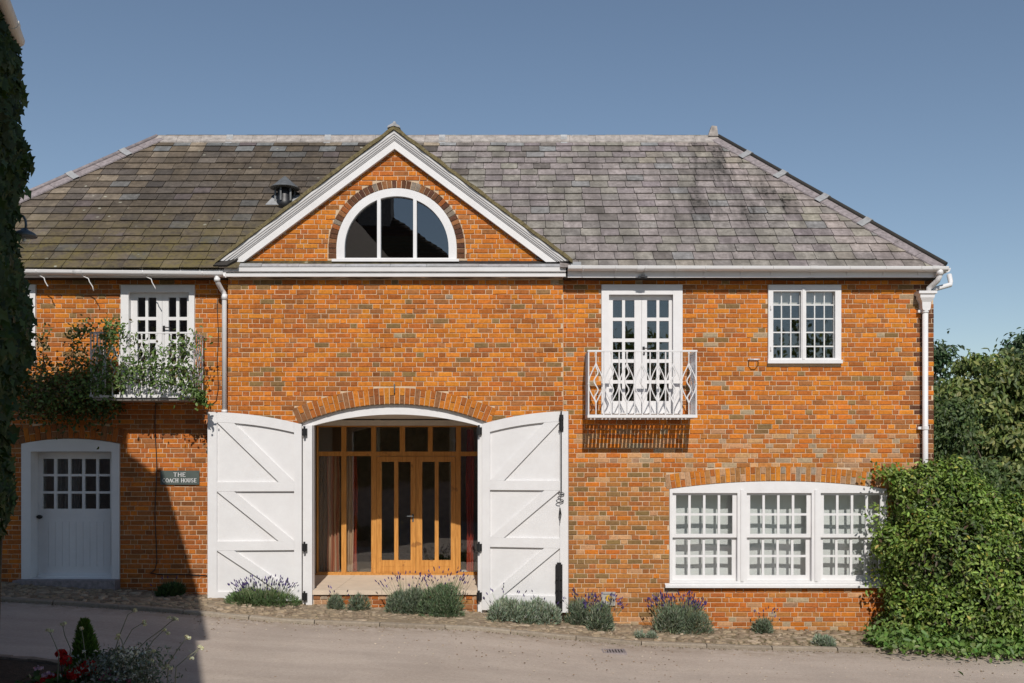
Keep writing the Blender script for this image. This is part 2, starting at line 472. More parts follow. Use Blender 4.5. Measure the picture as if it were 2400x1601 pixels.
M['sign'] = simple('slate_plaque', (.075,.095,.085), .5, .12)
M['zinc'] = simple('zinc', (.16,.165,.165), .5, .3, 8, 40, .15, .003, .4)
M['tile'] = m_attr('clay_tile', .85, .3, 12, .5, .006)
M['yellow'] = simple('yellow_enamel', (.55,.34,.03), .5, .35, 40)
M['grey_plate'] = simple('grey_plate', (.36,.34,.31), .7, .2)
M['stem'] = simple('flower_stem', (.22,.22,.15), .8, .2)
M['came'] = simple('painted_came', (.62,.62,.61), .6, .1)
M['clear'] = m_glass('lamp_glass', 1.2, (.95,.97,.97))
M['lamp_metal'] = simple('lamp_metal', (.10,.12,.13), .45, .2, 9, 40, .1, .003, .3)
# ------------------------------------------------------------------ the lie of the land
GX = [-60,-15,-8,-6.1,-4.8,-3.2,-.57,1.7,3.3,5.7,8,15,40,90]
GZ = [.3,.12,-.03,-.15,-.24,-.387,-.49,-.70,-.765,-.81,-.92,-1.25,-2.0,-3.0]
def gz(x): return float(np.interp(x, GX, GZ))
KERB_Y = -1.62
def sheet(name, xs, ys, zf, mat, kind='structure'):
    V = [(x, y, zf(x, y)) for y in ys for x in xs]; n = len(xs)
    mb = MB(); mb.add(V, [(j*n+i, j*n+i+1, (j+1)*n+i+1, (j+1)*n+i) for j in range(len(ys)-1) for i in range(n-1)])
    return mb.build(name, mat, None, True, kind)
xs_far = [-400,-200,-100]+[x for x in np.linspace(-60,60,121)]+[100,200,400]
ground = sheet('ground', xs_far, [-300,-100,-60,-40,-30,-20,-10,0,6,10,20,40,80,160,400], lambda x, y: gz(x)-.20, M['grass'])
road = sheet('road', [x for x in np.linspace(-30,30,121)], [-17.2,-14,-11,-8,-6,-4.5,-3.5,-2.8,-2.2,KERB_Y],
             lambda x, y: gz(x)-.045+.012*math.sin(x*.9+y*.7)*sstep(KERB_Y, -4, y), M['road'])

# pavement strip of cobbles between wall and kerb
pave = sheet('pavement', [x for x in np.linspace(-11,10.5,87)], [KERB_Y+.1,-1.2,-.8,-.4,0.0,.25],
             lambda x, y: gz(x)-.022+.012*math.sin(3*x+5*y)*math.cos(2.2*x-3*y), M['dirt'])
def cobble(mb, x, y, z, a, b, rot, h, c):
    n = 7; v = []; ph = R.random()*6
    for rr, hh in ((1.0,-.02),(.97,h*.45),(.72,h)):
        for k in range(n):
            t = 2*math.pi*k/n; q = rr*(1+.14*math.sin(2*t+ph)+.08*math.sin(3*t+2*ph))
            u, w = math.cos(t)*a*q, math.sin(t)*b*q
            v.append((x+u*math.cos(rot)-w*math.sin(rot), y+u*math.sin(rot)+w*math.cos(rot), z+hh))
    f = [(j*n+k, j*n+(k+1)%n, (j+1)*n+(k+1)%n, (j+1)*n+k) for j in range(2) for k in range(n)]
    f.append(tuple(range(2*n, 3*n)))
    mb.add(v, f, c)
cob_pal = [(.33,.255,.17),(.38,.30,.215),(.27,.205,.14),(.30,.235,.155),(.35,.265,.175),(.23,.17,.115)]
stones = []
y = KERB_Y+.16; row = 0
while y < -.02:
    x = -9.0 + R.random()*.1
    while x < 7.4:
        w = R.choice([.06,.085,.11,.14,.17,.2])*R.uniform(.85,1.15)
        stones.append((x+w/2, y+R.uniform(-.035,.035), w/2*R.uniform(.75,.98), R.uniform(.032,.062)))
        x += w + R.uniform(.006,.03)
    y += .098; row += 1
def cob_put(mb, s):
    x, yy, a, b = s
    worn = .35+.65*sstep(0.6, 2.2, abs(x+1.2))
    c = R.choice(cob_pal); k = R.uniform(.8,1.15)
    cobble(mb, x, yy, gz(x)-.02, a, b, R.uniform(-.6,.6), R.uniform(.004,.024)*worn, tuple(q*k for q in c))
order = sorted(range(len(stones)), key=lambda i: stones[i][1] + 0.35*abs(stones[i][0]-2.2))
near = set(order[:300])
rest = MB()
for i, s in enumerate(stones):
    if i in near:
        mb = MB(); cob_put(mb, s); mb.build('cobble', M['cobble'], pave, True)
    else: cob_put(rest, s)
rest.build('cobbles', M['cobble'], pave, True, 'stuff')
# kerb stones
x = -11.0; i = 0
while x < 9.0:
    w = .915; g = .006
    mb = MB(); N = 5; t = R.uniform(-.006,.006); c = R.choice([(.29,.24,.185),(.32,.27,.21),(.26,.215,.165)])
    prof = [(-.055,-.12),(-.055,.006),(-.042,.020),(.042,.022),(.05,.012),(.05,-.12)]
    v = []; f = []
    for k in range(N+1):
        xx = x+g+(w-2*g)*k/N
        for py_, pz_ in prof:
            v.append((xx, KERB_Y+.045+py_+t+R.uniform(-.004,.004), gz(xx)-.015+pz_+R.uniform(-.003,.003)))
    m = len(prof)
    for k in range(N):
        for j in range(m):
            j2 = (j+1)%m; f.append((k*m+j, k*m+j2, (k+1)*m+j2, (k+1)*m+j))
    f.append(tuple(reversed(range(m)))); f.append(tuple(range(N*m, (N+1)*m)))
    mb.add(v, [tuple(reversed(q)) for q in f], c); mb.build('kerb_stone', M['kerb'], pave)
    x += w; i += 1

# ------------------------------------------------------------------ coach house
house = thing('coach_house', (0, .2, -.5), 'orange brick coach house with slate hipped roof, central gable and white double stable doors', 'house')
YC = -.08                                            # the gabled middle block stands a little proud of the wings
XL, XR = -9.55, X_(2189.5)
xcl, xcr = X_(533, YC), X_(1320, YC)

# --- openings, in metres on the wall plane
def arc_poly(cx, hw, zb, zs, zc, n=14):
    """opening with a segmental head: half width, bottom, springing, crown"""
    rise = zc-zs; Ra = (hw*hw+rise*rise)/(2*rise); cz = zc-Ra; th = math.asin(min(1, hw/Ra))
    pts = [(cx-hw, zb), (cx+hw, zb)]
    for i in range(n+1):
        t = th - 2*th*i/n; pts.append((cx+Ra*math.sin(t), cz+Ra*math.cos(t)))
    return pts, Ra, cz, th
coach_cx = X_(924.5, YC)
coach_poly, cR, ccz, cth = arc_poly(coach_cx, 1.465, -1.2, Z_(992, YC), Z_(947, YC))
ldoor_cx = X_(166)
ldoor_poly, lR, lcz, lth = arc_poly(ldoor_cx, .767, -1.2, Z_(1040), Z_(1028))
sash_cx = X_(1824)
sash_poly, sR, scz, sth = arc_poly(sash_cx, 1.70, Z_(1372), Z_(1146), Z_(1127.5))
lun_cx, lun_cz, lun_r = X_(929.5, YC), Z_(582, YC), 141*(YC-CAM_Y)/FPX
lun_zb = Z_(612, YC)
def lun_poly(r, zb, n=32):
    return [(lun_cx-r, zb), (lun_cx+r, zb)] + [(lun_cx+r*math.cos(math.pi*i/n), lun_cz+r*math.sin(math.pi*i/n)) for i in range(n+1)]
fdl = rect(284.5, 669, 457, 934)         # french doors, left
fdr = rect(1409.5, 667.5, 1599, 970)     # french doors, right
wur = rect(1799.5, 668.5, 1970, 852)     # upper right casement
wul = rect(-45, 668, 85, 850)            # upper left casement

# gable outline
gcx = X_(926, YC); g_in = Z_(352, YC); g_sl = .748
g_foot = Z_(616, YC)
Zeave = Z_(655)
# --- walls (mortar-coloured core with the real openings)
def wall(outer, holes, y0, y1=.34):
    mb = MB(); mb.prism(outer, y0, y1, holes); return mb.build('wall', M['mortar'], house)
REC = .008
w_left = wall([(XL,-1.3),(xcl+.02,-1.3),(xcl+.02,4.80),(XL,4.80)], [fdl, wul, [(p[0], max(p[1], -1.2)) for p in ldoor_poly]], REC)
w_right = wall([(xcr-.02,-1.4),(XR-.012,-1.4),(XR-.012,4.80),(xcr-.02,4.80)], [fdr, wur, sash_poly], REC)
gz_half = (g_in+.25-g_foot)/g_sl
cw_outer = [(xcl+.01,-1.3),(xcr-.01,-1.3),(xcr-.01,g_foot),(gcx+gz_half,g_foot),(gcx,g_in+.25),(gcx-gz_half,g_foot),(xcl+.01,g_foot)]
w_mid = wall(cw_outer, [coach_poly, lun_poly(lun_r, lun_zb)], YC+REC)
# side and back walls, floors
mb = MB(); mb.box(XL-.3, XL, .011, 6.2, -1.3, 4.8); mb.build('side_wall', M['mortar'], house)
mb = MB(); mb.box(XR-.34, XR-.012, .342, 6.2, -1.4, 4.8); mb.build('side_wall', M['mortar'], house)
mb = MB(); mb.box(XL, XR-.35, 5.9, 6.19, -1.4, 4.79); mb.build('back_wall', M['mortar'], house)
mb = MB(); mb.box(XL+.01, XR-.36, .345, 5.89, 2.62, 2.74); mb.build('upper_floor', M['room'], house)
mb = MB(); mb.box(XL+.01, XR-.36, .345, 5.89, 4.72, 4.79); mb.build('upper_ceiling', M['room'], house)
for xx in (-3.62, -.12):
    mb = MB(); mb.box(xx-.06, xx+.06, .345, 5.88, -1.0, 2.61); mb.build('partition', M['room'], house)
mb = MB(); mb.box(-3.2, -.2, 4.0, 4.1, 2.75, 4.71); mb.build('partition', M['room'], house)

# --- bricks
BR = {'orange':(.555,.188,.028),'amber':(.62,.240,.033),'red':(.43,.137,.032),'rust':(.335,.112,.036),'brown':(.31,.142,.062),
      'dark':(.15,.068,.036),'olive':(.24,.155,.072),'pale':(.50,.30,.17),'grey':(.36,.29,.22),'tan':(.42,.205,.072),'plum':(.12,.055,.036),'ash':(.28,.235,.19)}
def brick_col(x, z, px, py):
    r = R.random()
    if z < gz(x)+.13 and px > 1330 and R.random() < .75: pal = [('pale',4),('grey',1.5),('tan',2)]
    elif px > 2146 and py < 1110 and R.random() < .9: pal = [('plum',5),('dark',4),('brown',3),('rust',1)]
    elif px > 1330 and py > 1085 and px < 1560: pal = [('tan',6),('brown',3),('olive',3),('orange',1.2),('pale',.8),('red',1)]
    elif px > 1330 and py > 1360: pal = [('red',6),('orange',3),('rust',3),('tan',3),('pale',1),('ash',.35),('grey',.6)]
    elif px > 1330 and py > 1010+R.uniform(-15,15): pal = [('orange',4),('pale',3.2),('red',2.4),('tan',3),('grey',1.1),('ash',.4),('brown',1.4)]
    elif px > 1320: pal = [('orange',5.5),('amber',4.2),('red',2.5),('rust',2),('brown',2.2),('olive',.6),('grey',.3)]
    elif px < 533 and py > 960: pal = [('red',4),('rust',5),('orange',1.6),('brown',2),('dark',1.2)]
    elif px < 533: pal = [('orange',5),('amber',3.2),('red',2.4),('rust',2),('brown',2.6),('olive',1.4)]
    elif py < 620: pal = [('orange',6),('amber',4),('red',2.4),('rust',1.3),('brown',1),('pale',.2)]
    elif py > 800 and R.random() < .45: pal = [('orange',3),('amber',1.5),('red',2),('rust',2),('brown',3.0),('olive',1.5),('dark',.4)]
    else: pal = [('orange',5.5),('amber',4.0),('red',2.8),('rust',1.9),('brown',2.4),('olive',.5),('grey',.08)]
    t = sum(w for _, w in pal)*r
    for n, w in pal:
        t -= w
        if t <= 0: break
    k = R.uniform(.86,1.10)
    base = BR[n]
    if px < 2140 and n not in ('olive','grey','pale'): base = tuple(lerp(a, b, .28) for a, b in zip(base, (.475,.165,.034)))
    return tuple(min(.9, q*k*R.uniform(.96,1.04)*w_) for q, w_ in zip(base, (1.14,1.07,.92)))
def brick_geo(mb, q, yf, c, depth=.028, b=.005):
    """a brick with softened edges; q = four x,z corners, counter-clockwise"""
    q = [Vector((p[0]+R.uniform(-.0015,.0015), p[1]+R.uniform(-.002,.002))) for p in q]
    inn = []
    for i in range(4):
        p = q[i]; e1 = (q[(i+1)%4]-p); e0 = (q[i-1]-p)
        e1 = e1/max(e1.length,1e-6); e0 = e0/max(e0.length,1e-6)
        bb = b*R.uniform(.5,1.7)
        inn.append(p+(e1+e0)*bb)
    tl = R.uniform(-.0025,.0025)
    y = yf + R.uniform(-.0025,.0025)
    v = [(p.x, y+(tl if i in (0,1) else -tl), p.y) for i, p in enumerate(inn)] + [(p.x, y+b, p.y) for p in q] + [(p.x, yf+depth, p.y) for p in q]
    f = [(0,1,2,3)]
    for i in range(4):
        j = (i+1)%4
        f.append((4+i,4+j,j,i)); f.append((8+i,8+j,4+j,4+i))
    mb.add(v, f, c)
ALL = []       # (area, quad, yf, colour)
COURSE, JOINT = .0753, .0094
def lay(x0, x1, z0, z1, yf, blocks, xlim=None, p_odd=.10):
    k = 0; z = z0
    while z < z1-.03:
        h = COURSE-JOINT; zt = min(z+h, z1)
        zm = (z+zt)/2
        a0, a1 = x0, x1
        if xlim: a0, a1 = xlim(zm)
        cut = []
        for bf in blocks:
            r = bf(z, zt)
            if r: cut.append(r)
        cut.sort()
        segs = []; cur = a0
        for c0, c1 in cut:
            if c0 > cur: segs.append((cur, min(c0, a1)))
            cur = max(cur, c1)
        if cur < a1: segs.append((cur, a1))
        per = .216+.104+2*JOINT
        xn = x0 - per + (k % 2)*per/2 + R.uniform(-.010,.010)
        st = True
        x = xn
        while x < x1:
            if R.random() < p_odd*.25: st = not st
            xn += (.216 if st else .104)+JOINT
            w = xn + R.uniform(-.006,.006) - JOINT - x
            for s0, s1 in segs:
                u, v = max(x, s0+JOINT*.5), min(x+w, s1-JOINT*.5)
                if v-u > .028:
                    ALL.append(((v-u)*h, [(u,z),(v,z),(v,zt),(u,zt)], yf))
            x += w+JOINT; st = not st
        z += COURSE; k += 1
def blk_rect(q):
    xs = [p[0] for p in q]; zs = [p[1] for p in q]; a = (min(xs), max(xs)); b = (min(zs), max(zs))
    return lambda z0, z1: a if (z1 > b[0]+.005 and z0 < b[1]-.005) else None
def blk_arch(cx, hw, zb, zs, Ra, cz, th, ring):
    ro = Ra+ring
    def f(z0, z1):
        zm = (z0+z1)/2
        if zm < zb: return None
        if zm < zs: return (cx-hw, cx+hw)
        if zm-cz >= ro: return None
        w = min(math.sqrt(max(0, ro*ro-(zm-cz)**2)), (zm-cz)*math.tan(th)+.012)
        return (cx-w, cx+w)
    return f
def blk_lun(z0, z1):
    zm = (z0+z1)/2; ro = lun_r+.135
    if zm < lun_zb: return None
    if zm < lun_cz: return (lun_cx-ro, lun_cx+ro)
    if zm-lun_cz >= ro: return None
    w = math.sqrt(ro*ro-(zm-lun_cz)**2); return (lun_cx-w, lun_cx+w)
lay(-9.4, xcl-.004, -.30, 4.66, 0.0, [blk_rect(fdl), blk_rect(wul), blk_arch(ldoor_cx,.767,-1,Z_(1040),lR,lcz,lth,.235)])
lay(xcr+.004, XR, -.98, 4.66, 0.0, [blk_rect(fdr), blk_rect(wur), blk_arch(sash_cx,1.70,Z_(1372),Z_(1146),sR,scz,sth,.225)], p_odd=.14)
lay(xcl, xcr, -.62, Z_(652, YC), YC, [blk_arch(coach_cx,1.465,-1,Z_(992,YC),cR,ccz,cth,.25)], p_odd=.12)
def gable_lim(z):
    w = (g_in-z)/g_sl+.03; return (gcx-w, gcx+w)
lay(xcl, xcr, g_foot, g_in, YC, [blk_lun], gable_lim)
ALL.sort(key=lambda t: -(t[0] + (0.003 if 1340 > 1200+t[1][0][0]*150 > 540 else 0)))
rest = {id(w_left): MB(), id(w_right): MB(), id(w_mid): MB()}
cnt = 0
for ar, q, yf in ALL:
    mx, mz = (q[0][0]+q[1][0])/2, (q[0][1]+q[2][1])/2
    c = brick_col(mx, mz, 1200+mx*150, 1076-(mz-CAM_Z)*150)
    par = w_mid if yf == YC else (w_left if mx < xcl else w_right)
    if mz < gz(mx)-.12: continue
    vis = mz > gz(mx)+.1
    if cnt < 300 and vis and par is w_mid:
        mb = MB(); brick_geo(mb, q, yf, c); mb.build('brick', M['brick'], par); cnt += 1
    else:
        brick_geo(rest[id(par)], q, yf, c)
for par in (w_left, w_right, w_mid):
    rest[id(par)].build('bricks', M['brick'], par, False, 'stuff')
# voussoirs
def arch_bricks(par, cx, cz, r0, r1, th, n, yf, pal, split=True, a0=None, a1=None):
    if a0 is None: a0, a1 = -th, th
    for i in range(n):
        g = .0045/r0
        t0 = lerp(a0, a1, i/n)+g; t1 = lerp(a0, a1, (i+1)/n)-g
        def pt(t, r): return (cx+r*math.sin(t), cz+r*math.cos(t))
        cuts = [(r0, r1)]
        if split:
            rm = lerp(r0, r1, .5)
            cuts = [(r0, r1)] if i % 2 == 0 else [(r0, rm-.005), (rm+.005, r1)]
        for ra, rb in cuts:
            n_ = R.choice(pal); k = R.uniform(.82,1.12)
            q = [pt(t0, ra), pt(t1, ra), pt(t1, rb), pt(t0, rb)]
            mb = MB(); brick_geo(mb, q, yf-.004, tuple(v*k for v in BR[n_]), .034, .004)
            mb.build('arch_brick', M['brick'], par)
arch_bricks(w_mid, coach_cx, ccz, cR+.004, cR+.252, cth+.008, 40, YC, ['orange','orange','red','rust','brown','amber'])
arch_bricks(w_left, ldoor_cx, lcz, lR+.004, lR+.235, lth+.03, 21, 0, ['rust','red','red','brown','orange'])
arch_bricks(w_right, sash_cx, scz, sR+.004, sR+.225, sth+.004, 45, 0, ['orange','orange','red','pale','tan','amber','pale','grey'])
arch_bricks(w_mid, lun_cx, lun_cz, lun_r+.004, lun_r+.125, 0, 42, YC-.002, ['dark','dark','rust','plum','brown','dark','ash'], False, -math.pi/2, math.pi/2)
for sx in (-1, 1):
    for k in range(2):
        z0 = lun_cz-.078*(k+1)+.004; xa = lun_cx+sx*(lun_r+.004); xb = lun_cx+sx*(lun_r+.125)
        a, b = min(xa, xb), max(xa, xb)
        mb = MB(); brick_geo(mb, [(a,z0),(b,z0),(b,z0+.068),(a,z0+.068)], YC-.005, BR['dark'], .034); mb.build('arch_brick', M['brick'], w_mid)

# --- joinery helpers
def pane(par, q, y, mat='glass', name='pane', t=.004):
    xs = [p[0] for p in q]; zs = [p[1] for p in q]; e = .004
    x0, x1, z0, z1 = min(xs)-e, max(xs)+e, min(zs)-e, max(zs)+e
    mb = MB(); mb.box(x0, x1, y, y+t, z0, z1)
    a, b = R.uniform(-.006,.006), R.uniform(-.006,.006)
    mb.map(lambda x, yy, z: (x, yy+a*(x-(x0+x1)/2)+b*(z-(z0+z1)/2), z))
    return mb.build(name, M[mat], par)
def frame(name, outer, holes, y0, y1, par, mat='white', panes=None, gmat='glass'):
    mb = MB(); mb.prism(outer, y0, y1, holes); o = mb.build(name, M[mat], par)
    for h in (panes if panes is not None else []): pane(o, h, (y0+y1)/2+.002, gmat)
    return o
def shrink(q, d):
    xs = [p[0] for p in q]; zs = [p[1] for p in q]
    return [(min(xs)+d,min(zs)+d),(max(xs)-d,min(zs)+d),(max(xs)-d,max(zs)-d),(min(xs)+d,max(zs)-d)]

# --- french doors behind the balconies
def french(outer, hole, leaf_edges, cols, rows, py1, yd=.055):
    fr = frame('door_frame', outer, [hole], -.03, .14, house)
    hz0, hz1 = min(p[1] for p in hole), max(p[1] for p in hole)
    hx0, hx1 = min(p[0] for p in hole), max(p[0] for p in hole)
    mid = X_(leaf_edges, yd)
    for s in (0, 1):
        x0, x1 = (hx0+.003, mid-.002) if s == 0 else (mid+.002, hx1-.003)
        hs = [rect(c0, r0, c1, r1, yd) for c0, c1 in cols[s] for r0, r1 in rows]
        lf = frame('glazed_door', [(x0,hz0+.004),(x1,hz0+.004),(x1,hz1-.004),(x0,hz1-.004)], hs, yd, yd+.045, house, panes=hs)
        if s == 1:
            mb = MB(); hx = x0+.03; zz = Z_(py1, yd)
            mb.box(hx-.02, hx+.016, yd-.012, yd+.002, zz-.10, zz+.03); mb.tube([(hx,yd-.01,zz),(hx,yd-.05,zz),(hx+.09,yd-.05,zz-.004)], .009, 6)
            mb.build('door_handle', M['black'], lf)
    return fr
french(fdl, rect(303, 685, 444, 933), 380, [[(322,340.7),(347,366.3)], [(395,413),(420,438.5)]], [(697,743),(750.5,796),(804,850),(858,904)], 768)
french(fdr, rect(1427, 691, 1577, 968), 1504, [[(1436.4,1458),(1465,1487)], [(1516.5,1538.6),(1545.3,1567.4)]],
       [(703.5,744.5),(752.3,793.5),(801.5,842),(850.3,891),(899,940)], 817)

# --- upper casements with leaded lights
def leaded(outer, lights, rows, ncol, mull=None):
    hs = [rect(a, rows[0][0], b, rows[-1][1]) for a, b in lights]
    fr = frame('window', outer, hs, -.035, .12, house)
    for (a, b), h in zip(lights, hs):
        w = (b-a)/ncol
        ph = [rect(a+w*i+1.4, r0+.5, a+w*(i+1)-1.4, r1-.5) for i in range(ncol) for r0, r1 in rows]
        q = shrink(h, -.004)
        frame('leaded_light', q, ph, .03, .042, fr, 'came')
        for p_ in ph: pane(fr, p_, .034)
    return fr
wr = leaded(rect(1799.5, 668.5, 1970, 845.5), [(1811,1876.5),(1888,1956)], [(683.6,713.2),(715.2,745.6),(747.6,777.6),(779.6,810.4),(812.4,839.5)], 3)
mb = MB(); mb.prism(rect(1797.5, 844, 1972, 852.5), -.065, .10); mb.build('window_sill', M['white'], wr)
for pyy in (722, 818):
    mb = MB(); x, z = PX(1805, pyy); mb.tube([(x,-.045,z-.03),(x,-.045,z+.03)], .011, 6); mb.build('hinge', M['white'], wr)
mb = MB(); mb.prism(rect(1879, 676, 1885, 843), -.048, -.036); mb.build('casement_stile', M['white'], wr)
wl = leaded(rect(-45, 668, 85, 843), [(-33,14),(24,68)], [(683.6,713.2),(715.2,745.6),(747.6,777.6),(779.6,810.4),(812.4,833)], 2)
mb = MB(); mb.prism(rect(-48, 842, 87, 850.5), -.065, .10); mb.build('window_sill', M['white'], wl)

# --- triple sash window
units = [(1576,1728),(1750,1902),(1923,2074)]
holes = [rect(a, 1155.5, b, 1362.5) for a, b in units]
sfr_poly, *_ = arc_poly(sash_cx, 1.697, Z_(1367.5), Z_(1146.5), Z_(1128.2))
sfr = frame('sash_window', sfr_poly, holes, -.012, .17, house)
for a, b in units:
    cs = [(a+9.3+34.55*i, a+9.3+34.55*i+28.8) for i in range(4)]
    up = [rect(c0, r0, c1, r1) for c0, c1 in cs for r0, r1 in ((1161,1203.5),(1208.7,1251.7))]
    lo = [rect(c0, r0, c1, r1) for c0, c1 in cs for r0, r1 in ((1265,1302),(1307,1349.5))]
    s1 = frame('sash', shrink(rect(a, 1155.5, b, 1260.5), .002), up, .030, .068, sfr)
    s2 = frame('sash', shrink(rect(a, 1255, b, 1362.5), .002), lo, .075, .113, sfr)
    for h in up: pane(sfr, h, .048)
    for h in lo: pane(sfr, h, .093)
for pxx in (1739, 1912.5):
    mb = MB(); mb.prism(rect(pxx-3.5, 1148, pxx+3.5, 1362), -.030, -.013); mb.build('mullion_bead', M['white'], sfr)
mb = MB(); mb.prism_x([(-.075,Z_(1376.5)),(-.075,Z_(1371)),(.02,Z_(1366.8)),(.16,Z_(1366.8)),(.16,Z_(1376.5))], X_(1558), X_(2086)); mb.build('window_sill', M['white'], sfr)

# --- lower left door
dfp, *_ = arc_poly(ldoor_cx, .765, Z_(1357), Z_(1040.5), Z_(1028.6))
dfr = frame('door_frame', dfp, [rect(73.5, 1058.5, 262.5, 1356.4)], -.022, .30, house)
yd = .215
dpan = [rect(c, r0, c+26.7, r1, yd) for c in (100,132.9,165.8,198.6,231.2) for r0, r1 in ((1075.5,1111),(1116.5,1151.5),(1157,1192.5))]
x0, x1 = X_(73.5)+.004, X_(262.5)-.004
dr = frame('plank_door', [(x0,Z_(1354,yd)),(x1,Z_(1354,yd)),(x1,Z_(1058.5)-.004),(x0,Z_(1058.5)-.004)], dpan, yd, yd+.045, house, panes=dpan)
for i in range(10):
    a, b = lerp(97.5, 260.3, i/10)+.35, lerp(97.5, 260.3, (i+1)/10)-.35
    mb = MB(); mb.prism(rect(a, 1223, b, 1327.5, yd), yd-.007, yd+.002); mb.build('board', M['white'], dr)
mb = MB(); mb.prism_x([(yd-.06,Z_(1354,yd)),(yd-.06,Z_(1350,yd)),(yd-.001,Z_(1344,yd)),(yd-.001,Z_(1354,yd))], x0+.01, x1-.01); mb.build('weather_bar', M['white'], dr)
mb = MB(); x, z = PX(96.5, 1211, yd); mb.tube([(x-.03,yd,z),(x-.03,yd-.045,z)], .012, 8); mb.ball((x,yd-.055,z), .05, 12, 7, sq=(1,.45,.62)); mb.build('door_knob', M['black'], dr, True)
mb = MB(); mb.box(X_(44), X_(281), -.20, .2, gz(-6.9)-.1, Z_(1357.4)); mb.build('doorstep', M['hip'], house)

# --- lunette
lfr_r = lun_r-.002
def lun_light(a, b, zb, r):
    """one light of the half-round window between x = a and b"""
    pts = [(a, zb), (b, zb)]; n = 14
    ta = math.acos(max(-1, min(1, (a-lun_cx)/r))); tb = math.acos(max(-1, min(1, (b-lun_cx)/r)))
    for i in range(n+1):
        t = lerp(tb, ta, i/n); pts.append((lun_cx+r*math.cos(t), max(zb+.002, lun_cz+r*math.sin(t))))
    return pts
rg = 122*(YC-CAM_Y)/FPX
m1, m2 = X_(888, YC), X_(972.5, YC)
zb = Z_(604.5, YC)
def light_poly(a, b):
    p = lun_light(max(a, lun_cx-rg+1e-4), min(b, lun_cx+rg-1e-4), lun_cz, rg)
    return [(p[0][0], zb), (p[1][0], zb)] + p[2:]
lights = [light_poly(lun_cx-rg, m1-.027), light_poly(m1+.027, m2-.027), light_poly(m2+.027, lun_cx+rg)]
lun = frame('half_round_window', lun_poly(lfr_r, Z_(609, YC)), lights, YC-.005, YC+.12, house)
for L in lights:
    mb = MB(); cx_ = sum(p[0] for p in L)/len(L); cz_ = sum(p[1] for p in L)/len(L)
    mb.prism([(cx_+(p[0]-cx_)*1.01, cz_+(p[1]-cz_)*1.01) for p in L], YC+.06, YC+.066); mb.build('pane', M['glass2'], lun)
mb = MB(); mb.prism(rect(779, 608.6, 1076, 614.5, YC), YC-.06, YC+.05); mb.build('window_sill', M['white'], lun)

# --- gable trim: bargeboard, moulding, mossy slate verge
k1 = (YC-CAM_Y)/FPX
def chev(v, zf=g_foot):
    """apex z and half width at the foot for a chevron lifted v above the inner edge"""
    return g_in+v, (g_in+v-zf)/g_sl
def chev_prism(v0, v1, y0, y1, zf=g_foot):
    a0, h0 = chev(v0, zf); a1, h1 = chev(v1, zf)
    mb = MB(); mb.prism([(gcx-h1,zf),(gcx-h0,zf),(gcx,a0),(gcx+h0,zf),(gcx+h1,zf),(gcx,a1)], y0, y1); return mb
V1, V2, V3 = 19*k1, 40*k1, 48*k1
chev_prism(0, V1, YC-.075, YC-.004).build('bargeboard', M['white'], house)
prof = [(V1-.004,-.02),(V1+.004,-.088),(V1+.024,-.094),(V1+.027,-.106),(V1+.052,-.111),(V1+.056,-.124),(V1+.086,-.131),(V1+.090,-.143),(V1+.112,-.147),(V2-.004,-.150),(V2-.004,-.03)]
v = []; f = []; n = len(prof)
for sx in (-1, 0, 1):
    for vv, yy in prof:
        a, h = chev(vv); v.append((gcx+sx*h, YC+yy, g_foot+.002) if sx else (gcx, YC+yy, a))
for s in (0, 1):
    for j in range(n):
        j2 = (j+1) % n; f.append((s*n+j, (s+1)*n+j, (s+1)*n+j2, s*n+j2))
f += [tuple(range(n)), tuple(reversed(range(2*n, 3*n)))]
mb = MB(); mb.add(v, f); mb.build('rake_moulding', M['white'], house)
# --- horizontal cornice under the gable
xa, xb = X_(527, -.2), X_(1326, -.2)
zc = lambda p: Z_(p, -.2)
mb = MB(); mb.prism_x([(YC-.005,zc(648.5)),(YC-.128,zc(648.5)),(YC-.132,zc(641.2)),(YC-.105,zc(640.6)),(YC-.105,zc(638)),(YC-.155,zc(637)),(YC-.16,zc(627.5)),(YC-.005,zc(627.5))], xa, xb)
mb.build('cornice', M['white'], house)
x = xa-.002
while x < xb-.02:
    w = min(R.uniform(.55,1.0), xb-x)
    mb = MB(); e = R.uniform(-.004,.004)
    mb.prism_x([(YC-.006,zc(627.2)),(YC-.164+e*.5,zc(627.2)),(YC-.168+e*.5,zc(625.8)),(YC-.155+e,zc(624)),(YC-.09,zc(617+e*200)),(YC-.006,zc(615.5))], x, x+w-.004)
    mb.build('lead_flashing', M['lead'] if R.random() < .7 else M['lead_pale'], house); x += w
# --- fascia, soffit, gutters
def half_gutter(x0, x1, yc, z0, z1, r=.062):
    """half-round gutter falling from z0 to z1"""
    out = []; n = 10
    out = [(yc-r-.004, .004), (yc-r-.004, -.004)]
    for i in range(n+1):
        t = math.pi + math.pi*i/n; out.append((yc+r*math.cos(t), r*math.sin(t)*.75-.020))
    out.append((yc+r, .0))
    inn = [(yc+r-.006, .0)]+[(yc+(r-.006)*math.cos(math.pi+math.pi*i/n), (r-.006)*math.sin(math.pi+math.pi*i/n)*.75-.018) for i in range(n, -1, -1)]+[(yc-r+.006, .004)]
    mb = MB(); mb.prism_x(out+inn, x0, x1)
    mb.map(lambda x, y, z: (x, y, z+lerp(z0, z1, (x-x0)/(x1-x0))))
    return mb
YG = -.285
gl = half_gutter(-9.9, X_(525, YG), YG, Z_(629, YG), Z_(638.5, YG)).build('gutter', M['white'], house)
gr = half_gutter(X_(1331, YG), X_(2220, YG), YG, Z_(624.5, YG), Z_(626.5, YG)).build('gutter', M['white'], house)
mb = MB(); mb.box(-9.9, X_(527, YG), -.222, -.205, Z_(651, -.2), Z_(633, -.2)); mb.build('fascia', M['white'], house)
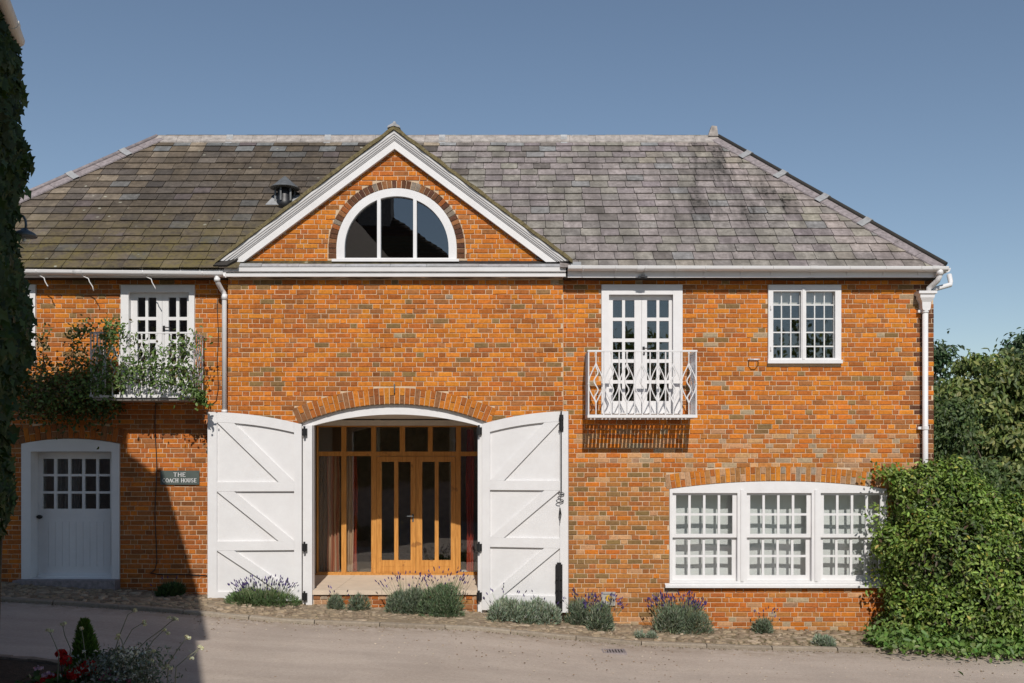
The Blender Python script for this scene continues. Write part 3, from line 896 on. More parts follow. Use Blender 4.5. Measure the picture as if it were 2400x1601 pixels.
mb = MB(); mb.box(X_(1331, YG), X_(2212, YG), -.222, -.205, Z_(651, -.2), Z_(628, -.2)); mb.build('fascia', M['white'], house)
mb = MB(); mb.box(-9.9, xcl-.003, -.203, .0, Z_(652, -.2)+.004, Z_(652, -.2)+.03); mb.build('soffit', M['dark'], house)
mb = MB(); mb.box(xcr+.003, X_(2211, YG), -.203, .0, Z_(652, -.2)+.004, Z_(652, -.2)+.03); mb.build('soffit', M['dark'], house)
for pxx in (1366,1443,1512,1585,1653,1740,1811,1905,1990,2075,2157):
    x = X_(pxx, YG); mb = MB(); zt = Z_(625.6, YG)
    mb.tube([(x,YG-.066*math.cos(t),zt-.068*math.sin(t)) for t in np.linspace(0, math.pi*.95, 8)], .009, 6)
    mb.box(x-.016, x+.016, -.238, -.223, Z_(645, -.2), Z_(636, -.2)); mb.build('gutter_bracket', M['white'], gr)
for pxx in (1500,1905,2190):
    x = X_(pxx, YG); mb = half_gutter(x-.05, x+.05, YG, Z_(625.5, YG), Z_(625.6, YG), .069); mb.build('gutter_union', M['white'], gr)
for pxx, ln in ((89,.55),(188,.72),(338,.62),(477,.2)):
    x = X_(pxx, YG); zt = lerp(Z_(629,YG), Z_(638.5,YG), (x+9.9)/(X_(525,YG)+9.9)); mb = MB()
    pts = [(x,YG-.066*math.cos(t),zt-.068*math.sin(t)) for t in np.linspace(0, 1.6, 5)]
    if ln > .3: pts += [(x+.05*ln/.6+.10*ln,-.30,zt-.12),(x+.20*ln,-.29,zt-.17),(x+.26*ln,-.28,zt-.24),(x+.28*ln,-.275,zt-.40*ln-.02)]
    mb.tube(pts, .008, 6); mb.build('gutter_bracket', M['white'], gl, True)
for pxx in (185,):
    x = X_(pxx, YG); z = lerp(Z_(629,YG), Z_(638.5,YG), (x+9.9)/(X_(525,YG)+9.9)); half_gutter(x-.07, x+.07, YG, z-.001, z-.001, .069).build('gutter_union', M['white'], gl, True)
# --- downpipes
def pipe(pts, r): return MB().tube(pts, r, 12)
yp = -.09
xo, xp = X_(509, YG), X_(526, yp)
zt = Z_(640, YG)
dl = pipe([(xo,YG,zt),(xo,YG,Z_(657,YG)),(xo+.01,YG+.01,Z_(663,YG)),(xp-.035,-.13,Z_(679,-.1)),(xp-.005,yp-.01,Z_(687,yp)),(xp,yp,Z_(697,yp)),(xp,yp,Z_(968,yp))], .038).build('downpipe', M['white'], house, True)
for z0, z1, xx, yy in ((Z_(652,YG),Z_(660,YG),xo,YG),(Z_(690,yp),Z_(703,yp),xp,yp),(Z_(968,yp),Z_(961,yp),xp,yp)):
    MB().tube([(xx,yy,min(z0,z1)),(xx,yy,max(z0,z1))], .046, 12).build('pipe_collar', M['white'], dl, True)
xo, xp = X_(2202, YG), X_(2168.5, yp)
zh = Z_(684, yp)
MB().tube([(xo,YG,Z_(632,YG)),(xo,YG,Z_(648,YG)),(xo-.02,YG+.02,Z_(657,YG)),(xp+.09,-.17,Z_(668,-.15)),(xp+.045,-.125,Z_(676,-.1)),(xp+.035,-.11,zh-.03)], .042, 12).build('swan_neck', M['white'], house, True)
MB().tube([(xo,YG,Z_(645,YG)),(xo,YG,Z_(632,YG))], .055, 12).build('gutter_outlet', M['white'], gr, True)
MB().tube([(XR+.30,.15,Z_(640,0)),(XR+.30,.10,Z_(658,0)),(XR+.26,.02,Z_(667,0)),(xp+.16,-.03,Z_(679,0)),(xp+.07,-.06,zh-.02)], .038, 12).build('swan_neck', M['white'], house, True)
half_gutter(-.25, 5.6, 0, 0, 0).map(lambda x, y, z: (X_(2216,YG)+.0-y+.03, x, z+Z_(627.5,YG))).build('gutter', M['white'], house, True)
mb = MB(); hw = [(21,684),(21,690),(17,692),(16.5,699),(10.5,709),(9.5,724),(7,728)]; v = []; f = []
for w_, p_ in hw:
    a = w_*k1; d = max(.05, a*.8); z = Z_(p_, yp)
    v += [(xp-a,yp-d,z),(xp+a,yp-d,z),(xp+a,-.005,z),(xp-a,-.005,z)]
for i in range(len(hw)-1):
    for j in range(4):
        j2 = (j+1)%4; f.append((i*4+j, (i+1)*4+j, (i+1)*4+j2, i*4+j2))
f += [(0,1,2,3), tuple(reversed(range(len(hw)*4-4, len(hw)*4)))]
mb.add(v, f); mb.build('hopper_head', M['white'], house)
dp = pipe([(xp,yp,Z_(726,yp)),(xp,yp,-.7)], .043).build('downpipe', M['white'], house, True)
for pyy in (729, 1003, 1270):
    mb = MB().tube([(xp,yp,Z_(pyy-4,yp)),(xp,yp,Z_(pyy+4,yp))], .053, 12); mb.box(xp-.10, xp-.04, yp+.02, -.001, Z_(pyy,yp)-.02, Z_(pyy,yp)+.02); mb.build('pipe_collar', M['white'], dp)

# --- main roof
EY, EZ = -.235, Z_(626.5, -.235)
RY, RZ = 2.88, CAM_Z+(1076-325)*(2.88-CAM_Y)/FPX
SK = (RZ-EZ)/(RY-EY); SL = math.hypot(RZ-EZ, RY-EY)
ELx, ERx = -9.95, X_(2213, EY)
RLx, RRx = X_(372, RY), X_(1680, RY)
def roof_pt(x, s, lift=0.):
    t = s/SL; ny, nz = -(RZ-EZ)/SL, (RY-EY)/SL
    return (x, lerp(EY, RY, t)+ny*lift, lerp(EZ, RZ, t)+nz*lift)
BY = 2*RY-EY
mb = MB()
mb.add([(ELx,EY,EZ-.02),(ERx,EY,EZ-.02),(ERx,BY,EZ-.02),(ELx,BY,EZ-.02),(RLx,RY,RZ-.02),(RRx,RY,RZ-.02)], [(0,1,5,4),(1,2,5),(2,3,4,5),(3,0,4),(3,2,1,0)], (.035,.032,.03))
roof = mb.build('roof', M['slate'], house)
g_top = g_in+V3
def gable_z(x): return g_top-abs(x-gcx)*g_sl
SLP = {'pink':(.325,.285,.280),'sage':(.295,.278,.240),'mauve':(.250,.215,.222),'blue':(.27,.275,.28),'grey':(.265,.245,.232),'dark':(.18,.16,.148),'buff':(.34,.305,.255)}
SLL = {'umber':(.125,.100,.078),'brown':(.150,.118,.085),'dark':(.090,.077,.069),'mauve':(.160,.130,.137),'blue':(.145,.15,.152),'grey':(.150,.128,.110),'buff':(.22,.18,.135)}
def slate_col(x, s):
    hk = 1.0
    t = sstep(-.8, -2.2, x) if x > -2.2 else 1.0
    top = s > SL-.55
    if R.random() < t:
        if top and R.random() < .6: n = R.choice(['blue','buff','grey','blue']); c = tuple(q*1.65 for q in SLL[n])
        else:
            hipl = x < lerp(ELx, RLx, s/SL)+1.0+R.uniform(0,1.1)
            n = R.choices(list(SLL), [5,6,2.0,1.0,.6,3,2.0 if hipl else .2])[0]; c = SLL[n]
            if hipl: hk = R.uniform(1.15,1.75); c = tuple(q*hk for q in c)
    else:
        n = R.choices(list(SLP), [7,5,2.2,.5,3,.8,.8])[0]; c = SLP[n]
        if top: c = tuple(q*1.12 for q in R.choice([SLP['blue'],SLP['pink'],SLP['sage'],SLP['mauve'],SLP['dark']]))
        if x > lerp(ERx, RRx, s/SL)-.95: c = tuple(q*k for q, k in zip(c, (1.22,1.2,1.14)))
    m_ = tuple(lerp(a, b, t) for a, b in zip((.285,.255,.243), (.138,.112,.090)))
    if not top and R.random() > .12: c = tuple(lerp(a, b, .32) for a, b in zip(c, m_))
    k = R.uniform(.86,1.08)*lerp(1.08, .92, t); return tuple(q*k for q in c)
def slate_geo(mb, x0, x1, s0, ex, c, right):
    ln = ex*1.16; t = .012; sag = R.uniform(-.004,.004); r = R.uniform(-.004,.004)
    cl = R.uniform(0,.02) if right and R.random() < .6 else 0; cr = R.uniform(0,.03) if right and R.random() < .5 else 0
    pts = [(x0,s0+cl+r),(x0+cl*.9,s0+r),(x1-cr*.9,s0-r),(x1,s0+cr-r),(x1,s0+ln),(x0,s0+ln)]
    def lf(s): return lerp(.024, .001, (s-s0)/ln)+(sag if s < s0+.06 else 0)
    top = [roof_pt(x, s, lf(s)+t*.5) for x, s in pts]; bot = [roof_pt(x, s, lf(s)-t*.5) for x, s in pts]
    n = 6
    mb.add(top+bot, [(0,1,2,3,4,5)] + [(i, i+n, (i+1)%n+n, (i+1)%n) for i in range(n-1)], c)
SLATES = []
s = -.045; k = 0; EX = SL/19.2
while s < SL-.05:
    ex = EX*(1.03 if k < 8 else .97)
    t0 = max(0, s)/SL
    xl, xr = lerp(ELx, RLx, t0), lerp(ERx, RRx, t0)
    x = xl-.3+(k%2)*.155+R.uniform(-.02,.02)
    while x < xr:
        w = R.uniform(.285,.325); a, b = max(x, xl), min(x+w, xr)
        if b-a > .05:
            zc_ = roof_pt(0, s+ex*.6)[2]
            if not (gable_z(a) > zc_+.12 and gable_z(b) > zc_+.12 and abs((a+b)/2-gcx) < 2.7):
                SLATES.append((a+.004, b-.004, s+R.uniform(-.006,.006), ex))
        x += w
    s += ex; k += 1
SLATES.sort(key=lambda q: q[2]*1.0 - .4*(q[1]-q[0]) + (2 if q[0] < X_(0, 0) else 0))
rest = MB()
for i, (a, b, s0, ex) in enumerate(SLATES):
    tgt = rest if i >= 300 else MB()
    slate_geo(tgt, a, b, s0, ex, slate_col((a+b)/2, s0), (a+b)/2 > -1)
    if i < 300: tgt.build('slate', M['slate'], roof)
rest.build('slates', M['slate'], roof, False, 'stuff')
# gable roof running back into the slope
yv = YC-.175
def main_y(z): return EY+(z-EZ)/SK
zfoot = g_foot+.012; hwf = (g_top-zfoot)/g_sl
for sx in (-1, 1):
    mb = MB(); n = 26
    top = []; bot = []
    for i in range(n+1):
        t = i/n; x = gcx+sx*hwf*t; z = g_top-hwf*t*g_sl
        j = 0.007*math.sin(i*2.1)+R.uniform(-.008,.008)
        for yy in (yv+R.uniform(-.012,.012), main_y(z)+.03):
            top.append((x, yy, z+.012+j)); bot.append((x, yy, z-.05+j*.3))
    v = top+bot; o = len(top); f = []
    for i in range(n):
        a, b, c_, d = 2*i, 2*i+1, 2*i+3, 2*i+2
        f += [(a,d,c_,b), (o+a,o+b,o+c_,o+d), (a,o+a,o+d,d), (b,c_,o+c_,o+b)]
    f += [(0,1,o+1,o), (2*n,o+2*n,o+2*n+1,2*n+1)]
    if sx < 0: f = [tuple(reversed(q)) for q in f]
    mb.add(v, f); mb.build('gable_roof', M['moss_verge'], house)
mb = MB(); mb.prism([(gcx-.10,g_top-.03),(gcx,g_top-.0),(gcx+.10,g_top-.03),(gcx+.09,g_top+.0),(gcx,g_top+.05),(gcx-.09,g_top+.0)], yv-.012, main_y(g_top)); mb.build('gable_ridge', M['lead'], house)
mb = MB(); mb.ball((gcx+.005,yv+.05,g_top+.055), .036, 9, 6, sq=(.8,1,.9)); mb.tube([(gcx,yv+.05,g_top),(gcx,yv+.05,g_top+.04)], .024, 8); mb.build('finial', M['lead'], house)
for pxx in (1350,):
    mb = MB(); x = X_(pxx, EY); mb.add([roof_pt(x-.08,-.03,.045),roof_pt(x+.08,-.03,.045),roof_pt(x+.08,.10,.035),roof_pt(x-.08,.10,.035),roof_pt(x-.08,-.03,.03),roof_pt(x+.08,-.03,.03),roof_pt(x+.08,.10,.02),roof_pt(x-.08,.10,.02)], [(0,1,2,3),(7,6,5,4),(0,4,5,1),(1,5,6,2),(2,6,7,3),(3,7,4,0)]); mb.build('lead_patch', M['lead_pale'], roof)
mb = MB(); mb.add([roof_pt(xcl-.16,-.03,.06),roof_pt(xcl+.05,-.03,.06),roof_pt(xcl+.30,.30,.05),roof_pt(xcl+.05,.30,.05),roof_pt(xcl-.16,-.03,.02),roof_pt(xcl+.05,-.03,.02),roof_pt(xcl+.30,.30,.01),roof_pt(xcl+.05,.30,.01)], [(0,1,2,3),(7,6,5,4),(0,4,5,1),(1,5,6,2),(2,6,7,3),(3,7,4,0)]); mb.build('valley_lead', M['dark'], roof)
# ridge
x = RLx-.05
while x < RRx+.04:
    w = min(R.uniform(.42,.48), RRx+.05-x)
    dz = R.uniform(-.006,.006); mb = MB()
    mb.prism_x([(RY-.15,RZ-.125),(RY-.155,RZ-.10),(RY-.055,RZ+.015),(RY-.045,RZ+.045),(RY,RZ+.06),(RY+.045,RZ+.045),(RY+.055,RZ+.015),(RY+.155,RZ-.10),(RY+.15,RZ-.125)], x, x+w-.004)
    mb.map(lambda a, b, c_: (a, b, c_+dz)); mb.build('ridge_tile', M['ridge'], roof); x += w
for pxx in (541, 770, 1037, 1321):
    x = X_(pxx, RY); mb = MB(); mb.prism_x([(RY-.17,RZ-.135),(RY-.068,RZ+.016),(RY-.055,RZ+.056),(RY,RZ+.073),(RY+.06,RZ+.05),(RY+.06,RZ+.0),(RY,RZ+.06)], x-.06, x+.06); mb.build('lead_saddle', M['lead_pale'], roof)
x = X_(1671, RY); mb = MB(); mb.prism([(x-.10,RZ+.03),(x+.085,RZ+.03),(x+.06,RZ+.21),(x-.035,RZ+.22)], RY-.07, RY+.07); mb.build('ridge_stop', M['ridge'], roof)
# hips
def hip(e, r, roll, mat, saddles):
    e, r = Vector(e), Vector(r); d = r-e; L = d.length; u = d.normalized(); side = u.cross(Vector((0,0,1))).normalized(); up = side.cross(u).normalized()
    if up.z < 0: up = -up
    n = 12
    for i in range(n):
        a = e+d*(i/n)+u*.004; b = e+d*((i+1)/n)-u*.004
        mb = MB(); v = []
        pr = [(-.165,-.065),(-.165,-.045),(0,.05),(.165,-.045),(.165,-.065),(0,.02)]
        for p in (a, b):
            for sd, h in pr: v.append(tuple(p+side*sd+up*h))
        m = 6; mb.add(v, [(j, (j+1)%m, m+(j+1)%m, m+j) for j in range(m)]+[tuple(reversed(range(m))), tuple(range(m, 2*m))]); mb.build('hip_tile', M[mat], roof)
    MB().tube([tuple(e+up*.05), tuple(r+up*.05)], .038, 8).build('hip_roll', M[roll], roof, True)
    for t in saddles:
        p = e+d*t; v = []; mb = MB()
        pr = [(-.19,-.05),(-.05,.06),(-.03,.095),(.03,.095),(.05,.06),(.19,-.05),(0,.03)]
        for q in (p-u*.06, p+u*.06):
            for sd, h in pr: v.append(tuple(q+side*sd+up*h))
        m = 7; mb.add(v, [(j, (j+1)%m, m+(j+1)%m, m+j) for j in range(m)]+[tuple(reversed(range(m))), tuple(range(m, 2*m))]); mb.build('lead_saddle', M['lead_pale'], roof)
hip((ERx,EY,EZ+.0), (RRx,RY,RZ), 'dark', 'hip', (.30,.48,.67,.84))
hip((ELx,EY,EZ+.0), (RLx,RY,RZ), 'hip', 'hip', (.45,.66,.86))
# roof vent
def on_roof(px, py):
    a, b = (px-1200)/FPX, (1076-py)/FPX
    t = (EZ-CAM_Z+(CAM_Y-EY)*SK)/(b-SK)
    return Vector((a*t, CAM_Y+t, CAM_Z+b*t))
vp = on_roof(668, 474)
s_v = math.hypot(vp.y-EY, vp.z-EZ)
mb = MB(); q = [(-.30,-.15),(.22,-.15),(.26,.16),(-.20,.16)]
vt = [roof_pt(vp.x+a, s_v+b, .04) for a, b in q]+[roof_pt(vp.x+a, s_v+b, .02) for a, b in q]
mb.add(vt, [(0,1,2,3),(7,6,5,4),(0,4,5,1),(1,5,6,2),(2,6,7,3),(3,7,4,0)])
vent = mb.build('roof_vent', M['lead_pale'], house)
MB().lathe([(.17,vp.z-.14),(.145,vp.z+.0),(.125,vp.z+.07),(.12,vp.z+.27),(.10,vp.z+.29)], vp.x, vp.y, 16).build('vent_body', M['black'], vent, True)
for k in range(6):
    t = k*math.pi/3+.3; x, y = vp.x+.16*math.cos(t), vp.y+.16*math.sin(t); mb = MB(); mb.box(x-.014, x+.014, y-.006, y+.006, vp.z+.0, vp.z+.27); mb.build('vent_stay', M['zinc'], vent)
MB().lathe([(.235,vp.z+.225),(.25,vp.z+.23),(.12,vp.z+.34),(.02,vp.z+.43),(.006,vp.z+.44)], vp.x, vp.y, 20).build('vent_cap', M['zinc'], vent)
# ------------------------------------------------------------------ coach entrance
YS = 1.95                                             # the glazed timber screen stands back in the recess
fl = Z_(1383, YC); FLZ = fl
xo0, xo1 = X_(732.5, YC), X_(1119.5, YC)
afp, *_ = arc_poly(coach_cx, 1.462, gz(-3.2)-.05, Z_(993, YC), Z_(947.8, YC), 20)
ahp, *_ = arc_poly((xo0+xo1)/2, (xo1-xo0)/2, fl, Z_(997, YC), Z_(971, YC), 20)
ahp = [(ahp[0][0], gz(-3.2)-.06+.02), (ahp[1][0], gz(-3.2)-.06+.02)]+ahp[2:]
frame('coach_door_frame', afp, [ahp], YC+.065, YC+.18, house)
mb = MB(); x, z = PX(925, 912, YC); mb.tube([(x,YC-.004,z+.07),(x,YC-.03,z+.06),(x,YC-.035,z),(x,YC-.03,z-.06)], .010, 6); mb.build('iron_hook', M['lamp_metal'], house)
# posts run down past the sill to the cobbles
mb = MB(); mb.box(X_(711,YC), xo0-.003, YC-.02, YC+.062, gz(-3.1)-.05, Z_(997,YC)); mb.build('door_post', M['white'], house)
mb = MB(); mb.box(xo1+.003, X_(1140,YC), YC-.02, YC+.062, gz(-.5)-.05, Z_(997,YC)); mb.build('door_post', M['white'], house)
# plastered recess
for x0, x1 in ((-3.55,-3.46), (-.27,-.18)):
    mb = MB(); mb.box(x0, x1, .342, YS+.02, fl-.02, 2.60); mb.build('recess_wall', M['plaster'], house)
mb = MB(); mb.box(-3.45, -.28, .342, YS-.04, 2.565, 2.60); mb.build('recess_ceiling', M['plaster'], house)
# stone threshold, in slabs, on a brick riser
edges = [-3.45,-2.75,-2.02,-1.35,-.72,-.28]
for a, b in zip(edges[:-1], edges[1:]):
    a2, b2 = a, b
    mb = MB(); mb.box(max(a,xo0+.003)+.002, min(b,xo1-.003)-.002, YC-.03, .345, fl-.07, fl)
    mb.build('flagstone', M['flag'], house)
    mb = MB(); mb.box(a+.002, b-.002, .349, YS+.02, fl-.07, fl); mb.build('flagstone', M['flag'], house)
mb = MB(); mb.box(xo0+.01, xo1-.01, YC+.015, .3, -1.2, fl-.072); riser = mb.build('step_riser', M['mortar'], house)
z = fl-.072-COURSE; k = 0
while z > -.75:
    x = xo0+.012-(k%2)*.1
    while x < xo1-.02:
        w = R.choice([.216,.104]); a, b = max(x, xo0+.012), min(x+w, xo1-.012)
        if b-a > .03 and z+.06 > gz((a+b)/2)-.05:
            mb = MB(); c = BR[R.choice(['red','rust','tan','pale','brown','grey'])]
            brick_geo(mb, [(a,z),(b,z),(b,z+COURSE-JOINT),(a,z+COURSE-JOINT)], YC+.003, c); mb.build('step_brick', M['brick'], riser)
        x += w+JOINT
    z -= COURSE; k += 1
# timber screen
def SR(a, t, b, bt, Y=YS): return rect(a, t, b, bt, Y)
sx0, sx1 = 742, 1138
scr_out = SR(sx0, 998, sx1, 1349)
hol = [SR(746,1001,800,1058.5), SR(811.5,1001,870,1058.5), SR(881,1001,937,1058.5), SR(949,1001,1003,1058.5), SR(1014,1001,1069,1058.5), SR(1080,1001,1134,1058.5),
       SR(746,1069,800,1341), SR(811.5,1069,870,1341), SR(882,1069,1068,1343.5), SR(1079.5,1069,1134,1341)]
scr = frame('timber_screen', scr_out, hol, YS, YS+.07, house, 'pine')
for h in hol[:8]+hol[9:]: pane(scr, h, YS+.03, 'glass')
mb = MB(); mb.prism(SR(sx0-4, 985, sx1+4, 997.6), YS-.03, YS+.08); mb.build('screen_head', M['plaster'], house)
mb = MB(); mb.box(X_(sx0-2,YS), X_(sx1+3,YS), YS-.05, YS-.002, fl+.002, Z_(1343.5,YS)); mb.build('screen_sill', M['pine'], scr)
for a, b, s in ((882.5,974.6,0),(975.4,1067.6,1)):
    gl_ = [(894.5,924),(933.6,962.5)] if s == 0 else [(989.5,1019),(1028,1056.7)]
    hs = [SR(c0,1082.5,c1,1313,YS+.0) for c0, c1 in gl_]
    df = frame('french_door', SR(a,1070,b,1343,YS), hs, YS-.008, YS+.045, house, 'pine', hs)
    for c0, c1 in gl_:
        for q in ((1315.5,1327.5),(1328.2,1340)):
            mb = MB(); mb.prism(SR(c0-.5,q[0],c1+.5,q[1]), YS-.0115, YS-.006); mb.build('door_panel', M['pine'], df)
    if s == 0:
        x, z = PX(968, 1211, YS); mb = MB(); mb.box(x-.012, x+.014, YS-.016, YS-.006, z-.09, z+.05); mb.tube([(x,YS-.012,z+.01),(x,YS-.06,z+.01),(x-.10,YS-.06,z+.01)], .010, 6); mb.build('door_handle', M['lamp_metal'], df)
mb = MB(); mb.box(-3.55, -.19, YS+.10, 5.88, fl-.05, fl-.01); mb.build('room_floor', M['room_floor'], house)
# things glimpsed inside
for xx, yy, w in ((-2.55,3.3,.10),(-1.15,3.6,.10)):
    mb = MB(); mb.box(xx-w/2, xx+w/2, yy-.05, yy+.05, fl-.008, 2.61); mb.build('room_post', M['plaster'], house)

def curtain(x0, x1, y, z0, z1, colfn, label, pleats):
    n = int(pleats*10); mb = MB(); v = []; f = []; cs = []
    for j, z in enumerate(np.linspace(z0, z1, 7)):
        for i in range(n+1):
            t = i/n; fl_ = 1-.35*j/6
            yy = y+.035*math.sin(t*pleats*2*math.pi)*(fl_)+.012*math.sin(t*17+j)
            x = lerp(x0, x1, t)+.01*math.sin(j*1.3+t*9)
            v.append((x, yy, z)); cs.append(colfn(t))
    m = n+1; N = len(v)
    v2 = [(a, b+.006, c) for a, b, c in v]
    for j in range(6):
        for i in range(n):
            a, b, c, d = j*m+i, j*m+i+1, (j+1)*m+i+1, (j+1)*m+i
            f.append((a,b,c,d)); f.append((N+a,N+d,N+c,N+b))
    mb.add(v+v2, f, (1,1,1)); mb.c = cs+cs
    o = mb.build('curtain', M['curtain'], None, True); return tag(o, label, 'curtain', None)
stripe = lambda t: ((.55,.36,.23) if math.sin(t*26) > .1 else (.42,.15,.085))
curtain(X_(746,YS+.2), X_(797,YS+.2), YS+.17, fl+.04, Z_(1069,YS+.2), lambda t: (.20,.12,.075) if t < .45 else stripe(t), 'brown and pink striped curtain behind the leftmost bay of the timber screen', 6)
curtain(X_(813,YS+.2), X_(838,YS+.2), YS+.17, fl+.04, Z_(1069,YS+.2), lambda t: (.50,.34,.22) if t < .62 else (.34,.06,.025), 'narrow curtain with dark red edge hanging just left of the wooden french doors', 3)
curtain(X_(1093,YS+.2), X_(1111,YS+.2), YS+.17, fl+.04, Z_(1005,YS+.2), lambda t: (.42,.055,.025), 'dark red curtain in the bay to the right of the wooden french doors', 3)
# books or papers on the floor by the red curtain
mb = MB(); x = X_(1084, YS+.3); mb.box(x-.03, x+.10, YS+.16, YS+.34, fl-.008, fl+.02); mb.box(x-.01, x+.09, YS+.18, YS+.33, fl+.022, fl+.05)
tag(mb.build('paper_stack', M['plaster']), 'small stack of white papers on the floor beside the red curtain', 'papers')

# ------------------------------------------------------------------ white stable doors, folded back
def stable_door(hx, hy, sgn, w, ang, zbot, zouter, zhinge, rails, stile_h, stile_o, hinges_z):
    ca, sa = math.cos(ang), math.sin(ang)
    fn = lambda u, y, z: (hx+sgn*(u*ca)+sgn*(y*sa), hy-u*sa+y*ca, z)
    def mk(mb, name, mat, par):
        mb.map(fn)
        if sgn < 0: mb.f = [tuple(reversed(q)) for q in mb.f]
        return mb.build(name, M[mat], par)
    top = lambda u: zouter-(zouter-zhinge)*(1-u/w)**2
    N = 14
    arc = [(w-(w*i/N), top(w-(w*i/N))) for i in range(N+1)]
    door = mk(MB().prism([(0,zbot),(w,zbot)]+arc, 0, .032), 'stable_door', 'white', house)
    T = -.034
    mk(MB().prism([(0,zbot),(stile_h,zbot)]+[(u, top(u)) for u in (stile_h, stile_h/2, 0)], T, -.0005), 'stile', 'white', door)
    mk(MB().prism([(w-stile_o,zbot),(w,zbot)]+[(u, top(u)) for u in (w, w-stile_o/2, w-stile_o)], T, -.0005), 'stile', 'white', door)
    us = [stile_h+.001+(w-stile_o-stile_h-.002)*i/N for i in range(N+1)]
    TR = .155
    mk(MB().prism([(u, top(u)-TR) for u in us]+[(u, top(u)-.001) for u in reversed(us)], T-.0008, -.0005), 'top_rail', 'white', door)
    bays = []; prev = None
    zs = []
    for z0, z1 in rails:
        mk(MB().prism([(stile_h+.001,z0),(w-stile_o-.001,z0),(w-stile_o-.001,z1),(stile_h+.001,z1)], T-.0008, -.0005), 'rail', 'white', door); zs.append((z0, z1))
    a, b = stile_h+.002, w-stile_o-.002
    tops = [None]+[z0 for z0, z1 in rails[:-1]]
    bots = [z1 for z0, z1 in rails]
    L = b-a
    for zt, zb in zip(tops, bots):
        if zt is None: q = [(b, top(b)-TR-.001), (b-.22*L, top(b-.22*L)-TR-.001)]
        else: q = [(b, zt-.001), (b-.22*L, zt-.001)]
        poly = [q[0], q[1], (a, zb+.001), (a+.20*L, zb+.001)]
        mk(MB().prism(poly, T+.002, -.0005), 'brace', 'white', door)
    for hz in hinges_z:
        mb = MB(); mb.box(-.085, -.012, T-.005, .02, hz-.055, hz+.055); mb.tube([(-.045,T-.02,hz-.07),(-.045,T-.02,hz+.09)], .016, 8)
        mk(mb, 'hinge', 'black', door)
    return door, mk, top, T
zl = lambda p: Z_(p, -.06)
stable_door(X_(708,-.10), -.115, -1, 1.425, math.radians(4.5), zl(1406), zl(967), zl(995), [(zl(1151),zl(1129.5)),(zl(1288),zl(1267)),(zl(1406),zl(1384))], .115, .14, [zl(1013),zl(1282),zl(1397)])
zr = lambda p: Z_(p, -.12)
rd, mk, rtop, T = stable_door(X_(1131,-.10), -.115, 1, 1.345, math.radians(12), zr(1429), zr(966), zr(994), [(zr(1148),zr(1126)),(zr(1281),zr(1259)),(zr(1429),zr(1392))], .125, .125, [zr(1010),zr(1283),zr(1397)])
u = 1.345-.10
mb = MB(); mb.box(u-.03, u+.03, T-.02, T-.001, zr(1012), zr(974)); mb.tube([(u,T-.03,zr(1012)),(u,T-.03,zr(966))], .012, 8); mb.box(u-.035, u+.035, T-.036, T-.019, zr(985), zr(980)); mb.box(u-.035, u+.035, T-.036, T-.019, zr(1006), zr(1001)); mk(mb, 'bolt', 'black', rd)
mb = MB(); mb.tube([(u,T-.03,zr(1012)),(u,T-.028,zr(1152))], .009, 8)
mb.tube([(u+.045*math.cos(t)-.0,T-.028,zr(1156)+.02*math.sin(t)) for t in np.linspace(0, 2*math.pi, 13)], .007, 6)
mb.tube([(u,T-.028,zr(1158)),(u-.01,T-.03,zr(1168))], .006, 6)
mb.tube([(u-.02+.055*math.cos(t),T-.028,zr(1172)+.025*math.sin(t)) for t in np.linspace(0, 2*math.pi, 13)], .007, 6); mk(mb, 'bolt_rod', 'black', rd)
mb = MB(); mb.tube([(u-.02,T-.02,zr(1188)),(u-.03,T-.02,zr(1204)),(u-.015,T-.02,zr(1216)),(u-.005,T-.02,zr(1203)),(u-.02,T-.02,zr(1190))], .009, 6); mb.tube([(u-.018,T-.015,zr(1214)),(u-.022,T-.015,zr(1222))], .006, 6); mk(mb, 'latch_hook', 'black', rd)
u2 = 1.345-.14+.005
mb2 = MB(); mb2.box(u2-.055, u2+.05, T-.014, T-.001, zr(1425), zr(1318)); mb2.box(u2-.035, u2+.03, T-.0135, T-.002, zr(1318)+.0005, zr(1314)); mb2.box(u2-.03, u2+.025, T-.022, T-.0145, zr(1424), zr(1320))
mb2.tube([(u2,T-.035,zr(1437)),(u2,T-.035,zr(1343))], .014, 8)
for p in (1350,1375,1400,1420): mb2.box(u2-.05, u2+.045, T-.045, T-.0225, zr(p+3), zr(p-3))
mk(mb2, 'bolt', 'black', rd)

